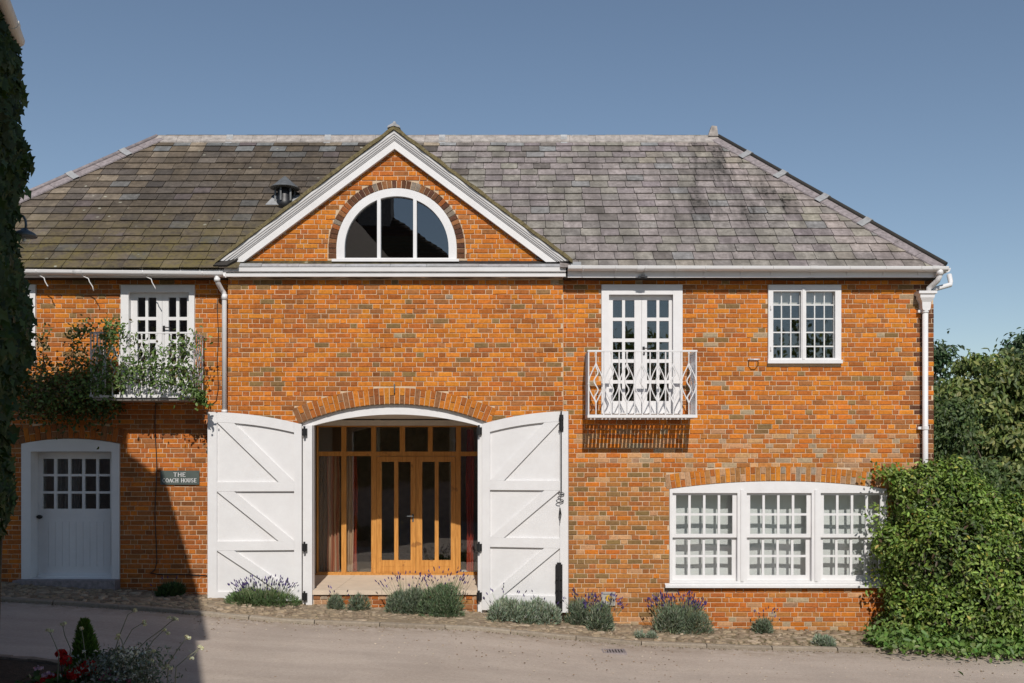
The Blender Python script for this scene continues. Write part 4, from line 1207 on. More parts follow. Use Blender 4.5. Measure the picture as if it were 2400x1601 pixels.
# ------------------------------------------------------------------ balconies
def balcony(xl, xr, zt, zb, yf, nb, solid):
    mb = MB(); e = .018
    mb.box(xl-.01, xr+.01, yf-.012, yf+.022, zt-.025, zt); mb.box(xl-.01, xl+.02, yf+.0225, -.001, zt-.024, zt-.001); mb.box(xr-.02, xr+.01, yf+.0225, -.001, zt-.024, zt-.001)
    bal = mb.build('balcony', M['white'], house)
    mb = MB(); mb.box(xl-.01, xr+.01, yf-.014, yf+.02, zb, zb+.045); mb.box(xl-.01, xl+.025, yf+.0205, -.001, zb+.001, zb+.044); mb.box(xr-.025, xr+.01, yf+.0205, -.001, zb+.001, zb+.044); mb.build('bottom_rail', M['white'], bal)
    ns = 27
    mb = MB(); mb.box(xl+.03, xr-.03, -.10, -.002, zb-.008, zb+.006); mb.build('floor_bearer', M['white'], bal)
    for i in range(ns):
        x = lerp(xl+.05, xr-.05, i/(ns-1)); mb = MB(); mb.box(x-.0205, x+.0205, yf+.021, -.002, zb+.008, zb+.026); mb.build('floor_slat', M['white'], bal)
    if solid:
        mb = MB(); mb.box(xl+.03, xr-.03, yf+.021, -.004, zb-.038, zb-.010); mb.build('floor_board', M['grey_plate'], bal)
    z0, z1 = zb+.045, zt-.025; H = z1-z0
    def straight(x, y, r=.0105):
        mb = MB().tube([(x,y,z0-.02),(x,y,z1+.01)], r, 6); mb.tube([(x,y,z0+.48*H),(x,y,z0+.50*H)], r+.006, 6); return mb
    def scroll(pos, step):
        """plain at the ends, a lens round a wavy rod in the middle; pos(t) places a sideways offset"""
        mb = MB(); za, zc_, zm = z0+.18*H, z0+.82*H, z0+.49*H
        mb.tube([pos(0,z0-.02), pos(0,za)], .0095, 6); mb.tube([pos(0,zc_), pos(0,z1+.01)], .0095, 6)
        mb.tube([pos(0,z1-.03), pos(0,z1-.005)], .015, 8)
        wv = [pos(.030*math.sin((t-.12)/.88*4*math.pi)*(1 if t > .12 else 0)*min(1,(1-t)*6), lerp(zc_, za, t)) for t in np.linspace(0, 1, 22)]
        mb.tube(wv, .0105, 6)
        for s in (-1, 1):
            pts = []
            for t in np.linspace(-1, 1, 13):
                o_ = step*(math.cos(t*math.pi/2)**1.25 if abs(t) < 1 else 0); pts.append(pos(s*o_, zm+(zc_-zm if t > 0 else zm-za)*t))
            mb.tube(pts, .009, 6)
        return mb
    yb = yf+.004
    step = (xr-xl)/(nb-1)
    for i in range(nb):
        x = xl+step*i
        if i % 2 == 0: straight(x+(.006 if i == 0 else -.006 if i == nb-1 else 0), yb, .012 if i in (0,nb-1) else .0105).build('baluster', M['white'], bal)
        else: scroll(lambda o_, z, x=x: (x+o_, yb-.004, z), step*.94).build('scroll_baluster', M['white'], bal)
    d = -yf; m = 5
    for sx in (xl+.004, xr-.004):
        for j in range(1, m):
            y = yf+d*j/m
            if j % 2 == 0: straight(sx, y).build('baluster', M['white'], bal)
            else: scroll(lambda o_, z, y=y, sx=sx: (sx, y+o_, z), d/m*.94).build('scroll_baluster', M['white'], bal)
    return bal
balcony(1.147, 2.778, 3.50, 2.483, -.57, 15, False)
balcony(-6.345, -4.80, 3.773, 2.784, -.57, 15, True)

# ------------------------------------------------------------------ blinds behind the sashes and the casement
for i, (a, b) in enumerate(units):
    mb = MB(); n = 16; v = []; f = []; m = 8
    x0, x1, za, zt = X_(a)-.02, X_(b)+.02, Z_(1362)-.01, Z_(1156)+.03
    for j in range(m+1):
        for k in range(n+1):
            x, z = lerp(x0, x1, k/n), lerp(za, zt, j/m)
            v.append((x, .285+.010*math.sin(x*7+j*.6)+.014*math.sin(z*5+i)+R.uniform(-.001,.001), z))
    N = len(v); v += [(p[0], p[1]+.005, p[2]) for p in v]
    for j in range(m):
        for k in range(n):
            q = (j*(n+1)+k, j*(n+1)+k+1, (j+1)*(n+1)+k+1, (j+1)*(n+1)+k); f.append(q); f.append(tuple(N+t for t in reversed(q)))
    mb.add(v, f); o = mb.build('blind', M['blind'], None, True)
    tag(o, ['white fabric blind behind the sash window nearest the open stable door', 'white fabric blind behind the middle sash window', 'white fabric blind behind the sash window overgrown by the hedge'][i], 'blind')
mb = MB(); mb.box(X_(1806), X_(1963), .135, .15, Z_(711.5), Z_(676)); tag(mb.build('blind', M['plaster']), 'cream roller blind pulled partly down in the upstairs leaded casement', 'blind')
curtain(X_(97), X_(162), .40, Z_(1200), Z_(1066), lambda t: (.10,.10,.10) if math.sin(t*20) > 0 else (.17,.17,.17), 'dark grey curtain behind the panes of the lower white plank door', 6)

# ------------------------------------------------------------------ name plaque
GLY = {'T':[('h',0,1,1),('v',.5,0,1)],'H':[('v',.12,0,1),('v',.88,0,1),('h',.12,.88,.52)],'E':[('v',.15,0,1),('h',.15,.85,1),('h',.15,.72,.52),('h',.15,.88,0)],
       'A':[('d',.5,1,.02,0),('d',.5,1,.98,0),('h',.22,.78,.34)],'U':[('v',.14,.28,1),('v',.86,.28,1),('a',.5,.30,.36,.30,180,360)],
       'C':[('a',.55,.5,.47,.5,45,315)],'O':[('a',.5,.5,.46,.5,0,360)],'S':[('a',.5,.75,.34,.25,20,270),('a',.5,.25,.36,.25,-160,90)]}
def glyph(mb, ch, x, z, w, h, y, t):
    for g in GLY[ch]:
        if g[0] == 'h': mb.box(x+g[1]*w, x+g[2]*w, y, y+.003, z+g[3]*h-t*.35, z+g[3]*h+t*.35)
        elif g[0] == 'v':
            X = x+g[1]*w; mb.box(X-t*.55, X+t*.55, y-.0004, y+.003, z+g[2]*h, z+g[3]*h)
            for zz in (z+g[2]*h, z+g[3]*h): mb.box(X-t*1.1, X+t*1.1, y-.0008, y+.003, zz-t*.22, zz+t*.22)
        elif g[0] == 'd':
            x0, z0, x1, z1 = x+g[1]*w, z+g[2]*h, x+g[3]*w, z+g[4]*h; k = .35 if x1 < x0 else .6
            mb.prism([(x1-t*k,z1),(x1+t*k,z1),(x0+t*k,z0),(x0-t*k,z0)], y-.0006, y+.003)
            mb.box(x1-t*1.0, x1+t*1.0, y-.0010, y+.003, z1-t*.22, z1+t*.22)
        else:
            _, cx, cz, rx, rz, a0, a1 = g; n = 14; prev = None
            for i in range(n):
                ta, tb = math.radians(lerp(a0,a1,i/n)), math.radians(lerp(a0,a1,(i+1)/n))
                def P(t_, q): return (x+cx*w+(rx*w+q)*math.cos(t_), z+cz*h+(rz*h+q*.6)*math.sin(t_))
                mb.prism([P(ta,-t*.5),P(ta,t*.5),P(tb,t*.5),P(tb,-t*.5)], y-.0003, y+.003)
def text(s, xc, z, h, w, y):
    mb = MB(); adv = {' ':.9}; tot = sum(adv.get(c, 1.22)*w for c in s)-.22*w; x = xc-tot/2
    for c in s:
        if c != ' ': glyph(mb, c, x, z, w, h, y, h*.15)
        x += adv.get(c, 1.22)*w
    return mb
sx0, sx1, sz0, sz1 = X_(377), X_(468), Z_(1136), Z_(1103)
mb = MB(); mb.prism([(sx0,sz0),(sx1,sz0),(sx1,sz1),(sx0,sz1)], -.024, -.004)
sign = tag(mb.build('sign', M['sign']), 'dark slate plaque lettered THE COACH HOUSE on the brick wall beside the lower door', 'sign')
text('THE', (sx0+sx1)/2, Z_(1116.8), .058, .058, -.0265).build('lettering', M['white'], sign)
text('COACH HOUSE', (sx0+sx1)/2, Z_(1130.2), .058, .0415, -.0265).build('lettering', M['white'], sign)
for a in (sx0+.018, sx1-.018):
    for b in (sz0+.018, sz1-.018):
        mb = MB(); mb.ball((a,-.025,b), .007, 8, 4); mb.build('screw', M['lamp_metal'], sign)
# ------------------------------------------------------------------ cables, hook, hydrant plate, drain
def cable(pts, label, r=.007): return tag(MB().tube(pts, r, 6).build('cable', M['black'], None, True), label, 'cable')
cable([(X_(366+2*math.sin(p*.03)),-.012,Z_(p)) for p in range(940, 1325, 14)]+[(X_(364),-.012,Z_(1334)),(X_(357),-.012,Z_(1341)),(X_(352),-.012,Z_(1343)),(X_(372),-.013,Z_(1346)),(X_(440),-.014,Z_(1347)),(X_(488),-.014,Z_(1349))], 'black cable running down the shaded brick wall beside the name plaque')
cable([(X_(511+1.2*math.sin(p*.05)),-.012,Z_(p)) for p in range(700, 925, 15)]+[(X_(507),-.014,Z_(940)),(X_(497),-.014,Z_(948)),(X_(490),-.014,Z_(950))], 'thin black cable on the brickwork beside the downpipe and the leafy balcony', .005)
n = 46
cable([(lerp(xcl+.02, xcr-.02, i/n), YC-.055-.008*math.sin(i*.9), Z_(651.5,YC)+.006*math.sin(i*.55)+.006*math.sin(i*1.7)) for i in range(n+1)], 'black cable bundle clipped beneath the white cornice of the gable', .013)
cable([(lerp(xcr+.03, XR-.1, i/n), -.03, Z_(657)+.004*math.sin(i*.8)) for i in range(n+1)], 'black cable under the eaves of the wing with the triple sash window', .011)
mb = MB(); x, z = PX(1506, 650, -.2); mb.box(x-.07, x+.07, -.245, -.224, z-.02, z+.012); mb.box(x-.03, x+.03, -.262, -.2455, z-.01, z+.03); tag(mb.build('cable_box', M['black']), 'small black junction box on the fascia above the balcony doors', 'junction box')
mb = MB(); x, z = PX(1766, 843); mb.box(x-.09, x+.08, -.02, -.001, z-.008, z+.012); mb.tube([(x-.075,-.02,z),(x-.075,-.10,z-.005),(x-.03,-.16,z-.012),(x+.03,-.16,z-.012),(x+.075,-.10,z-.005),(x+.075,-.02,z)], .009, 6)
tag(mb.build('wall_hook', M['white']), 'small white metal ring bracket on the brick wall under the leaded casement', 'bracket')
mb = MB(); mb.prism(rect(1409, 1387, 1442, 1419), -.03, -.004, [rect(1413, 1391.5, 1438, 1416)]); hp = tag(mb.build('hydrant_plate', M['grey_plate']), 'small grey framed yellow plate low on the wall behind a lavender bush', 'sign')
mb = MB(); mb.prism(rect(1413, 1391.5, 1438, 1416), -.018, -.006); mb.build('backing', M['grey_plate'], hp)
mb = MB(); mb.prism([(x_, z_) for x_, z_ in [PX(1417+10+9*math.cos(t), 1402-8*math.sin(t)) for t in np.linspace(0, 2*math.pi, 11)[:-1]]], -.022, -.0185); mb.build('enamel', M['yellow'], hp)
def on_ground(px, py, off=-.045):
    """where a measured point meets the sloping road"""
    z = gz((px-1200)/FPX*13)
    for _ in range(8):
        d = (CAM_Z-(z+off))*FPX/(py-1076); x = (px-1200)*d/FPX; z = gz(x)
    return Vector((x, CAM_Y+d, z+off))
p = on_ground(1433, 1527); zg = gz(p.x)-.043
mb = MB(); W_, D_ = .19, .14
mb.box(p.x-W_, p.x+W_, p.y-D_, p.y-D_+.02, zg-.05, zg+.008); mb.box(p.x-W_, p.x+W_, p.y+D_-.02, p.y+D_, zg-.05, zg+.008); mb.box(p.x-W_, p.x-W_+.02, p.y-D_+.0205, p.y+D_-.0205, zg-.05, zg+.008); mb.box(p.x+W_-.02, p.x+W_, p.y-D_+.0205, p.y+D_-.0205, zg-.05, zg+.008)
dg = tag(mb.build('drain_grate', M['hip']), 'small rectangular iron drain grate set in the road', 'drain')
mb = MB(); mb.box(p.x-W_+.021, p.x+W_-.021, p.y-D_+.021, p.y+D_-.021, zg-.04, zg+.0025); mb.build('pit', M['dark'], dg)
for i in range(9):
    x = p.x-W_+.035+i*(2*W_-.07)/8; mb = MB(); mb.box(x-.010, x+.010, p.y-D_+.021, p.y+D_-.021, zg-.02, zg+.009); mb.build('bar', M['hip'], dg)
# ------------------------------------------------------------------ lavender and other small plants by the wall
def rnd_dir(n, zlo=-.2):
    d = unit(NR.normal(0, 1, (n,3))); d[:,2] = np.where(d[:,2] < zlo, -d[:,2], d[:,2]); return d
def lavender(px0, px1, pytop, pybot, nleaf, nstalk, stalk, pal, label, Y=-.42, flower=(.07,.045,.16), name='lavender', group=None, L=.05):
    x0, x1 = X_(px0, Y), X_(px1, Y); cx, rx = (x0+x1)/2, (x1-x0)/2*1.12
    zb = gz(cx)-.02; zt = Z_(pytop, Y); h = max(.08, zt-zb); ry = min(rx*.9, .34)
    root = thing(name, (cx, Y, zb), label, 'plant' if name != 'lavender' else 'lavender', group)
    # mound built from several tufts
    nt = max(4, int(rx*16)); tuft = np.stack([NR.uniform(-.62,.62,nt)*rx, NR.uniform(-.55,.55,nt)*ry, NR.uniform(.75,1.05,nt)*h], 1)
    ti = NR.integers(0, nt, nleaf); d = rnd_dir(nleaf, -.15); rad = NR.uniform(.62,1.0,nleaf)**.7
    P = np.stack([cx+tuft[ti,0]+d[:,0]*rad*rx*.52, Y+tuft[ti,1]+d[:,1]*rad*ry*.62, zb+np.clip(d[:,2],-.1,1)*rad*tuft[ti,2]], 1)
    P[:,2] = np.maximum(P[:,2], zb+.005)
    D = d*np.array([.9,.9,.6])+np.array([0,0,.75])+NR.normal(0,.35,(nleaf,3)); N = NR.normal(0,1,(nleaf,3))
    C = pick(nleaf, pal, [3,3,2,1], .2)
    V = leaves(P, D, N, NR.uniform(.6,1.4,nleaf)*L*1.1, NR.uniform(.12,.20,nleaf)*L*1.2, C, BLADE)
    cloud('foliage', *V, M['leaf_dull'], root)
    if nstalk:
        a = NR.uniform(0, 2*math.pi, nstalk); rr = NR.uniform(.2,1,nstalk)**.6
        B = np.stack([cx+np.cos(a)*rr*rx*.75, Y+np.sin(a)*rr*ry*.75, zb+h*np.sqrt(np.clip(1-(rr*.8)**2,0,1))*.85], 1)
        D = np.stack([np.cos(a)*rr*.75, np.sin(a)*rr*.5, np.ones(nstalk)], 1)+NR.normal(0,.10,(nstalk,3)); D = unit(D)
        ln = NR.uniform(.55,1.15,nstalk)*stalk
        S1 = leaves(B, D, NR.normal(0,1,(nstalk,3)), ln, .006, pick(nstalk, [(.16,.20,.10),(.22,.22,.13)], [1,1]), BLADE)
        T = B+D*ln[:,None]*.95
        parts = [S1]
        for k in range(3):
            parts.append(leaves(T-D*.004, D, NR.normal(0,1,(nstalk,3)), NR.uniform(.035,.06,nstalk), .018, pick(nstalk, [flower, tuple(q*1.7 for q in flower), (.045,.035,.06)], [3,2,1.5], .2), OVAL))
        cloud('flower_stalks', *merge(parts), M['leaf_dull'], root, 'stuff')
    return root
GREEN = [(.10,.16,.06),(.13,.19,.08),(.07,.115,.05),(.17,.20,.12)]
SAGE = [(.15,.19,.12),(.20,.23,.16),(.11,.15,.10),(.25,.27,.20)]
SILV = [(.24,.29,.21),(.30,.34,.26),(.18,.23,.16),(.34,.37,.30)]
lavender(545, 693, 1383, 1428, 5200, 150, .22, GREEN, 'green lavender bush with purple spikes in front of the stable door beside the name plaque', -.42)
lavender(772, 814, 1396, 1416, 900, 6, .20, SAGE, 'very small lavender seedling under the stone threshold, nearer the plaque', -.36)
lavender(818, 864, 1393, 1421, 1200, 0, .1, SAGE, 'small grey green herb tuft under the stone threshold, next to the wide lavender', -.38, name='herb_tuft')
lavender(906, 1010, 1374, 1440, 6200, 46, .30, SAGE, 'wide grey green lavender clump in front of the threshold, half nearer the plaque', -.42)
lavender(990, 1097, 1366, 1443, 6400, 52, .30, [(.12,.18,.09),(.16,.21,.12),(.09,.13,.07),(.21,.24,.16)], 'tall grey green lavender clump in front of the threshold beside the right door post', -.44)
lavender(1142, 1222, 1402, 1455, 3600, 12, .26, SILV, 'pale silvery bushy herb under the hinge side of the door with the bolts', -.62, name='curry_plant', L=.06)
lavender(1205, 1304, 1408, 1465, 4200, 5, .2, SILV, 'pale silvery bushy herb under the bolted edge of the stable door', -.66, name='curry_plant', L=.06)
lavender(1330, 1400, 1405, 1462, 3800, 45, .20, SAGE, 'lavender clump in front of the small yellow plate, next to the stable door', -.40)
lavender(1372, 1455, 1412, 1488, 4600, 75, .20, SAGE, 'lavender clump with many purple spikes spilling over the cobbles by the yellow plate', -.60)
lavender(1515, 1652, 1412, 1480, 6800, 170, .22, SAGE, 'round lavender bush with purple halo under the corner of the triple window', -.42)
lavender(1773, 1822, 1450, 1483, 1700, 14, .20, SAGE, 'small lavender growing alone under the middle sash window', -.34)
lavender(1902, 1950, 1492, 1523, 1600, 0, .1, SILV, 'small silvery plant growing alone at the kerb near the hedge', -1.36, name='curry_plant')
lavender(1487, 1508, 1484, 1494, 260, 0, .1, SILV, 'tiny silvery seedling at the kerb, the one nearer the stable door', -1.15, name='herb_tuft')
lavender(1516, 1540, 1482, 1495, 300, 0, .1, SILV, 'tiny silvery seedling at the kerb, the one nearer the hedge', -1.15, name='herb_tuft')
lavender(362, 432, 1372, 1398, 1500, 4, .14, [(.05,.09,.03),(.06,.10,.035),(.04,.07,.025),(.07,.10,.04)], 'dark green weed clump at the wall foot in the shade under the plaque', -.35, name='weed_clump', L=.07)

# moss and litter along kerb and wall foot
n = 2600
xs = NR.uniform(-8, 7.5, n); sel = NR.random(n)
ys = np.where(sel < .45, KERB_Y-.03-np.abs(NR.normal(0,.05,n)), NR.normal(-.06,.07,n))
ys = np.where(sel > .75, NR.uniform(KERB_Y+.1, 0, n), ys)
gzv = np.interp(xs, GX, GZ)-np.where(ys < KERB_Y, .042, .012)
litter = leaves(np.stack([xs,ys,gzv],1), np.stack([NR.normal(0,1,n),NR.normal(0,1,n),NR.uniform(0,.5,n)],1), NR.normal(0,.4,(n,3))+np.array([0,0,1]), NR.uniform(.012,.035,n), NR.uniform(.008,.018,n), pick(n, [(.20,.13,.06),(.28,.22,.12),(.09,.10,.03),(.12,.08,.04)], [3,2,2,2], .2), RHOMB)
tag(cloud('leaf_litter', *litter, M['leaf_dull']), 'dry leaf litter and moss crumbs along the kerb and wall foot', 'litter', None, 'stuff')
n = 700
xs = NR.uniform(-4.4, 7.5, n); ys = KERB_Y-.05-np.abs(NR.normal(0,1.3,n)); mbs = MB()
for x, y in zip(xs, ys):
    s_ = R.uniform(.004,.012); c = R.choice([(.45,.38,.30),(.30,.22,.15),(.55,.47,.36),(.20,.15,.10)])
    mbs.ball((x,y,gz(x)-.043+s_*.4), s_, 5, 3, c, (1.3,1,.6))
tag(mbs.build('grit', M['cobble'], None, False, 'stuff'), 'loose grit scattered on the road near the kerb', 'grit')

# ------------------------------------------------------------------ climbing rose over the left balcony
root = thing('climbing_rose', (X_(300), -.5, 2.6), 'sprawling climbing rose with green and browning leaves tangled through the left balcony', 'climber')
Yb = -.60
main = [([(95,960),(130,930),(200,905),(300,895),(400,900),(470,930)], .4), ([(110,950),(170,880),(230,820),(300,790),(380,850)], .5), ([(160,940),(230,860),(330,840),(430,810),(450,800)], .5),
        ([(90,930),(110,860),(100,800),(96,770)], .3), ([(120,940),(160,840),(180,780),(205,765)], .35), ([(240,930),(280,880),(360,860),(440,870),(455,900)], .5), ([(200,900),(260,810),(262,775),(278,765)], .35), ([(70,960),(120,900),(180,850),(250,890)], .4),
        ([(440,905),(468,930),(480,942)], .15), ([(215,900),(300,850),(400,880),(430,840)], .5), ([(20,960),(90,940),(170,935),(260,925)], .5)]
mb = MB(); LP, LN = [], []
for pts, sp in main:
    pp = [Vector((X_(a,Yb),Yb+R.uniform(-.12,.12),Z_(b,Yb))) for a, b in pts]
    den = []
    for i in range(len(pp)-1):
        for k in range(5): den.append(pp[i].lerp(pp[i+1], k/5)+Vector((R.uniform(-.02,.02),R.uniform(-.02,.02),R.uniform(-.02,.02))))
    den.append(pp[-1]); mb.tube([tuple(q) for q in den], .007, 5, r1=.003)
    for q in den: LP.append((q, sp))
mb.build('stems', M['bark'], root)
n = 4700
idx = NR.integers(0, len(LP), n); base = np.array([tuple(LP[i][0]) for i in idx]); sp = np.array([LP[i][1] for i in idx])
P = base+NR.normal(0,1,(n,3))*np.stack([sp*.22,sp*.18,sp*.20],1)
P[:,1] = np.minimum(P[:,1], -.06-NR.uniform(0,.1,n))
bl = (P[:,0] < X_(210)) | (NR.random(n) < .12)
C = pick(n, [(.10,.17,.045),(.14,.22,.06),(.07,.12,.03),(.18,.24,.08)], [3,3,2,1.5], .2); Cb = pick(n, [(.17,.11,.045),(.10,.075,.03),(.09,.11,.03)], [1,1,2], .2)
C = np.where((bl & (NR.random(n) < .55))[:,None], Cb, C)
keep = NR.random(n) < np.where((P[:,0] < X_(205)) & (P[:,2] > Z_(850)), .35, 1.0); P, C = P[keep], C[keep]; n = len(P)
D = NR.normal(0,.7,(n,3))+np.array([0,-.4,-.35]); N = NR.normal(0,.6,(n,3))+np.array([.1,-.8,.6])
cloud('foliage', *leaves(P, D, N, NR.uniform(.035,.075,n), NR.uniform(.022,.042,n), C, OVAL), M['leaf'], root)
n = 2600   # shaded tangle hanging below and to the left
P = np.stack([X_(NR.uniform(20,260,n),Yb), NR.uniform(-.5,-.04,n), Z_(NR.normal(925,32,n),Yb)],1)
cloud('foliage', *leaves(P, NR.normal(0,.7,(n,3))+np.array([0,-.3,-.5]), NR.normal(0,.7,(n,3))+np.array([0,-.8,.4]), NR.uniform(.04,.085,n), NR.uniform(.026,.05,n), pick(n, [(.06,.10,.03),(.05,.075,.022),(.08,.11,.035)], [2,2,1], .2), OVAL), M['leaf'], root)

# ------------------------------------------------------------------ big hedge at the right end of the house
def blob_leaves(blobs, n, size, pal, wts, seed_off=0., shape=OVAL, thick=.28, down=.45, gap=0.):
    """leaves on the skins of overlapping lumpy ellipsoids; ones buried deep inside are dropped"""
    B = np.array(blobs, float); ar = (B[:,3]*B[:,5]+B[:,3]*B[:,4]+B[:,4]*B[:,5]); pr = ar/ar.sum()
    bi = NR.choice(len(B), n, p=pr); d = unit(NR.normal(0,1,(n,3)))
    lump = 1+.15*np.sin(d[:,0]*7+bi*1.7+seed_off)*np.cos(d[:,2]*6+bi)+.06*np.sin(d[:,1]*13+d[:,2]*11+bi*3)
    rad = lump*(1-np.abs(NR.normal(0,thick*.5,n)))
    P = B[bi,:3]+d*B[bi,3:6]*rad[:,None]
    keep = np.ones(n, bool)
    for j in range(len(B)):
        q = (P-B[j,:3])/B[j,3:6]; keep &= ~((np.linalg.norm(q,axis=1) < .62) & (bi != j))
    fld = np.sin(P[:,0]*5.1+1.3*np.sin(P[:,2]*4.3))+np.sin(P[:,2]*6.3+P[:,0]*2.1)+np.sin(P[:,1]*5.7+P[:,2]*3.1)
    keep &= (NR.random(n) > np.clip((fld-.55)*.75, 0, .85)*gap)
    P, d, fld = P[keep], d[keep], fld[keep]; m = len(P)
    N = d*1.0+NR.normal(0,.55,(m,3))+np.array([0,-.1,.35]); D = np.cross(N, NR.normal(0,1,(m,3)))+np.array([0,0,-down])
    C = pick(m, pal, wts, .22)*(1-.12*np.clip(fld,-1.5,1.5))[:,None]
    return leaves(P, D, N, NR.uniform(.55,1.4,m)*size, NR.uniform(.4,.62,m)*size, C, shape)
HEDGE = [(.150,.225,.040),(.195,.275,.055),(.100,.165,.028),(.245,.31,.08),(.34,.31,.06)]
def hb(px, py, Y, rx, ry, rz): x, z = PX(px, py, Y); return (x, Y, z, rx, ry, rz)
hedge_blobs = [hb(2168,1172,-.3,.55,.5,.52), hb(2225,1195,-.2,.62,.6,.62), hb(2320,1262,-.1,.8,.8,.70), hb(2420,1305,0,1.0,1.0,.85), hb(2145,1272,-.35,.53,.5,.60), hb(2240,1320,-.7,.9,.8,.9), hb(2350,1375,-.7,.9,.8,.9),
               hb(2165,1400,-.55,.6,.6,.6), hb(2240,1450,-.95,.8,.7,.55), hb(2370,1470,-1.0,.9,.7,.5), hb(2110,1475,-.65,.5,.5,.3), hb(2480,1400,-.4,1.1,1.2,1.0), hb(2200,1150,.5,.8,.6,.5), hb(2105,1330,-.15,.28,.25,.35), hb(2180,1115,-.2,.28,.25,.25), hb(2125,1132,-.2,.25,.22,.22), hb(2260,1150,-.2,.3,.3,.3)]
for _i in range(34):
    _b = R.choice(hedge_blobs[:12]); _d = Vector((R.gauss(0,1),-abs(R.gauss(0,.8)),R.gauss(.35,1))).normalized(); _r = R.uniform(.13,.27)
    hedge_blobs.append((_b[0]+_d.x*_b[3]*.95, _b[1]+_d.y*_b[4]*.95, max(gz(_b[0])+.15, _b[2]+_d.z*_b[5]*.95), _r, _r, _r*R.uniform(.8,1.3)))
hz = gz(7.)
root = thing('hedge', (7.2, -.4, hz-.1), 'large sunlit leafy hedge growing over the right end of the house', 'hedge')
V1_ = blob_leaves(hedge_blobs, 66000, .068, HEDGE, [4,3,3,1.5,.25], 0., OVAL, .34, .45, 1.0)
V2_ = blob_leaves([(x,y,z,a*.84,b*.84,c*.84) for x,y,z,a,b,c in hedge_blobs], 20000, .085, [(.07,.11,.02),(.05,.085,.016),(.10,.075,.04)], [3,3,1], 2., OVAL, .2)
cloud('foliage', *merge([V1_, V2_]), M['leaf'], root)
n = 3000; xs = X_(NR.uniform(2040,2460,n), -1.3); ys = -1.05-np.abs(NR.normal(0,.42,n))-.25*(xs-5.4)*.4; zs = np.interp(xs, GX, GZ)+np.abs(NR.normal(0,.10,n))+.02
cloud('ground_cover', *leaves(np.stack([xs,ys,zs],1), NR.normal(0,1,(n,3)), NR.normal(0,.5,(n,3))+np.array([0,-.5,1]), NR.uniform(.05,.11,n), NR.uniform(.035,.07,n), pick(n, [(.13,.22,.05),(.10,.18,.04),(.17,.24,.07)], [2,2,1], .2), OVAL), M['leaf'], root)
mb = MB()
for i in range(26):
    x = R.uniform(5.9,8.6); y = R.uniform(-1.0,.2); z0 = gz(x)-.05; p = [(x,y,z0)]
    for k in range(4): p.append((p[-1][0]+R.uniform(-.14,.14), p[-1][1]+R.uniform(-.12,.10), p[-1][2]+R.uniform(.25,.45)))
    mb.tube(p, .014, 5, r1=.004)
mb.build('stems', M['bark'], root)
# stray shoots over the window and pipe
n = 420; ti = NR.random(n)
xs = np.where(ti < .5, X_(NR.normal(2052,12,n),-.2), X_(NR.normal(2090,22,n),-.2)); zs = np.where(ti < .5, Z_(NR.uniform(1180,1400,n),-.2), Z_(NR.normal(1112,10,n),-.2))
cloud('shoots', *leaves(np.stack([xs,NR.uniform(-.32,-.08,n),zs],1), NR.normal(0,1,(n,3)), NR.normal(0,.6,(n,3))+np.array([0,-1,.5]), NR.uniform(.045,.08,n), NR.uniform(.028,.045,n), pick(n, HEDGE, [4,3,3,1.5,.3], .2), OVAL), M['leaf'], root, 'stuff')

# ------------------------------------------------------------------ trees
def tree(name, base, H, crown, nclump, per, leaf, pal, wts, label, cat='tree', group=None, rclump=.34, trunk_r=.16):
    root = thing(name, base, label, cat, group)
    bx, by, bz = base; mb = MB()
    tops = []
    mb.tube([(bx,by,bz-.1),(bx+.05,by,bz+H*.2),(bx-.04,by+.05,bz+H*.42),(bx+.03,by,bz+H*.62)], trunk_r, 8, r1=trunk_r*.4)
    cl = []
    for i in range(nclump):
        c = crown[NR.choice(len(crown), p=np.array([q[3]*q[5] for q in crown])/sum(q[3]*q[5] for q in crown))]
        d = unit(NR.normal(0,1,3)); r = NR.uniform(.35,1.0)**.6; cl.append((c[0]+d[0]*c[3]*r, c[1]+d[1]*c[4]*r, c[2]+d[2]*c[5]*r))
    cl = np.array(cl)
    for i in range(0, nclump, max(1, nclump//26)):
        q = cl[i]; s_ = Vector((bx,by,bz+H*R.uniform(.22,.58))); e = Vector(q); m_ = s_.lerp(e,.5)+Vector((R.uniform(-.2,.2),R.uniform(-.2,.2),-.1))
        mb.tube([tuple(s_),tuple(m_),tuple(e)], trunk_r*.38, 5, r1=trunk_r*.06)
    mb.build('trunk', M['bark'], root)
    n = nclump*per; ci = np.repeat(np.arange(nclump), per)
    off = NR.normal(0,1,(n,3))*np.array([rclump,rclump,rclump*.62]); P = cl[ci]+off
    shade = NR.uniform(.75,1.2,nclump)[ci]
    N = unit(off)*.6+NR.normal(0,.5,(n,3))+np.array([0,-.35,.7]); D = np.cross(N, NR.normal(0,1,(n,3)))+np.array([0,0,-.9])
    C = pick(n, pal, wts, .2)*shade[:,None]
    cloud('crown', *leaves(P, D, N, NR.uniform(.7,1.25,n)*leaf, NR.uniform(.4,.55,n)*leaf, C, OVAL), M['leaf'], root)
    return root
TR = [(.125,.165,.048),(.18,.215,.065),(.080,.115,.036),(.26,.27,.09)]
def cb(px, py, Y, rx, ry, rz): return hb(px, py, Y, rx, ry, rz)
tree('tree', (13.6, 9.5, gz(13)-.1), 5.5, [cb(2240,935,9,.50,.6,.45), cb(2300,885,9,.45,.6,.62), cb(2350,880,9.5,.75,.9,.72), cb(2415,905,10,1.1,1.2,.95), cb(2395,1000,9.5,1.5,1.5,1.1), cb(2290,1000,8.8,.85,.9,.85), cb(2330,1090,8.6,1.1,1.0,.9), cb(2440,1080,9,1.3,1.2,1.1)], 330, 62, .17, TR, [3,3,2,1.6],
     'mid green broad tree with long drooping leaves standing behind the hedge', 'tree', None, .165)
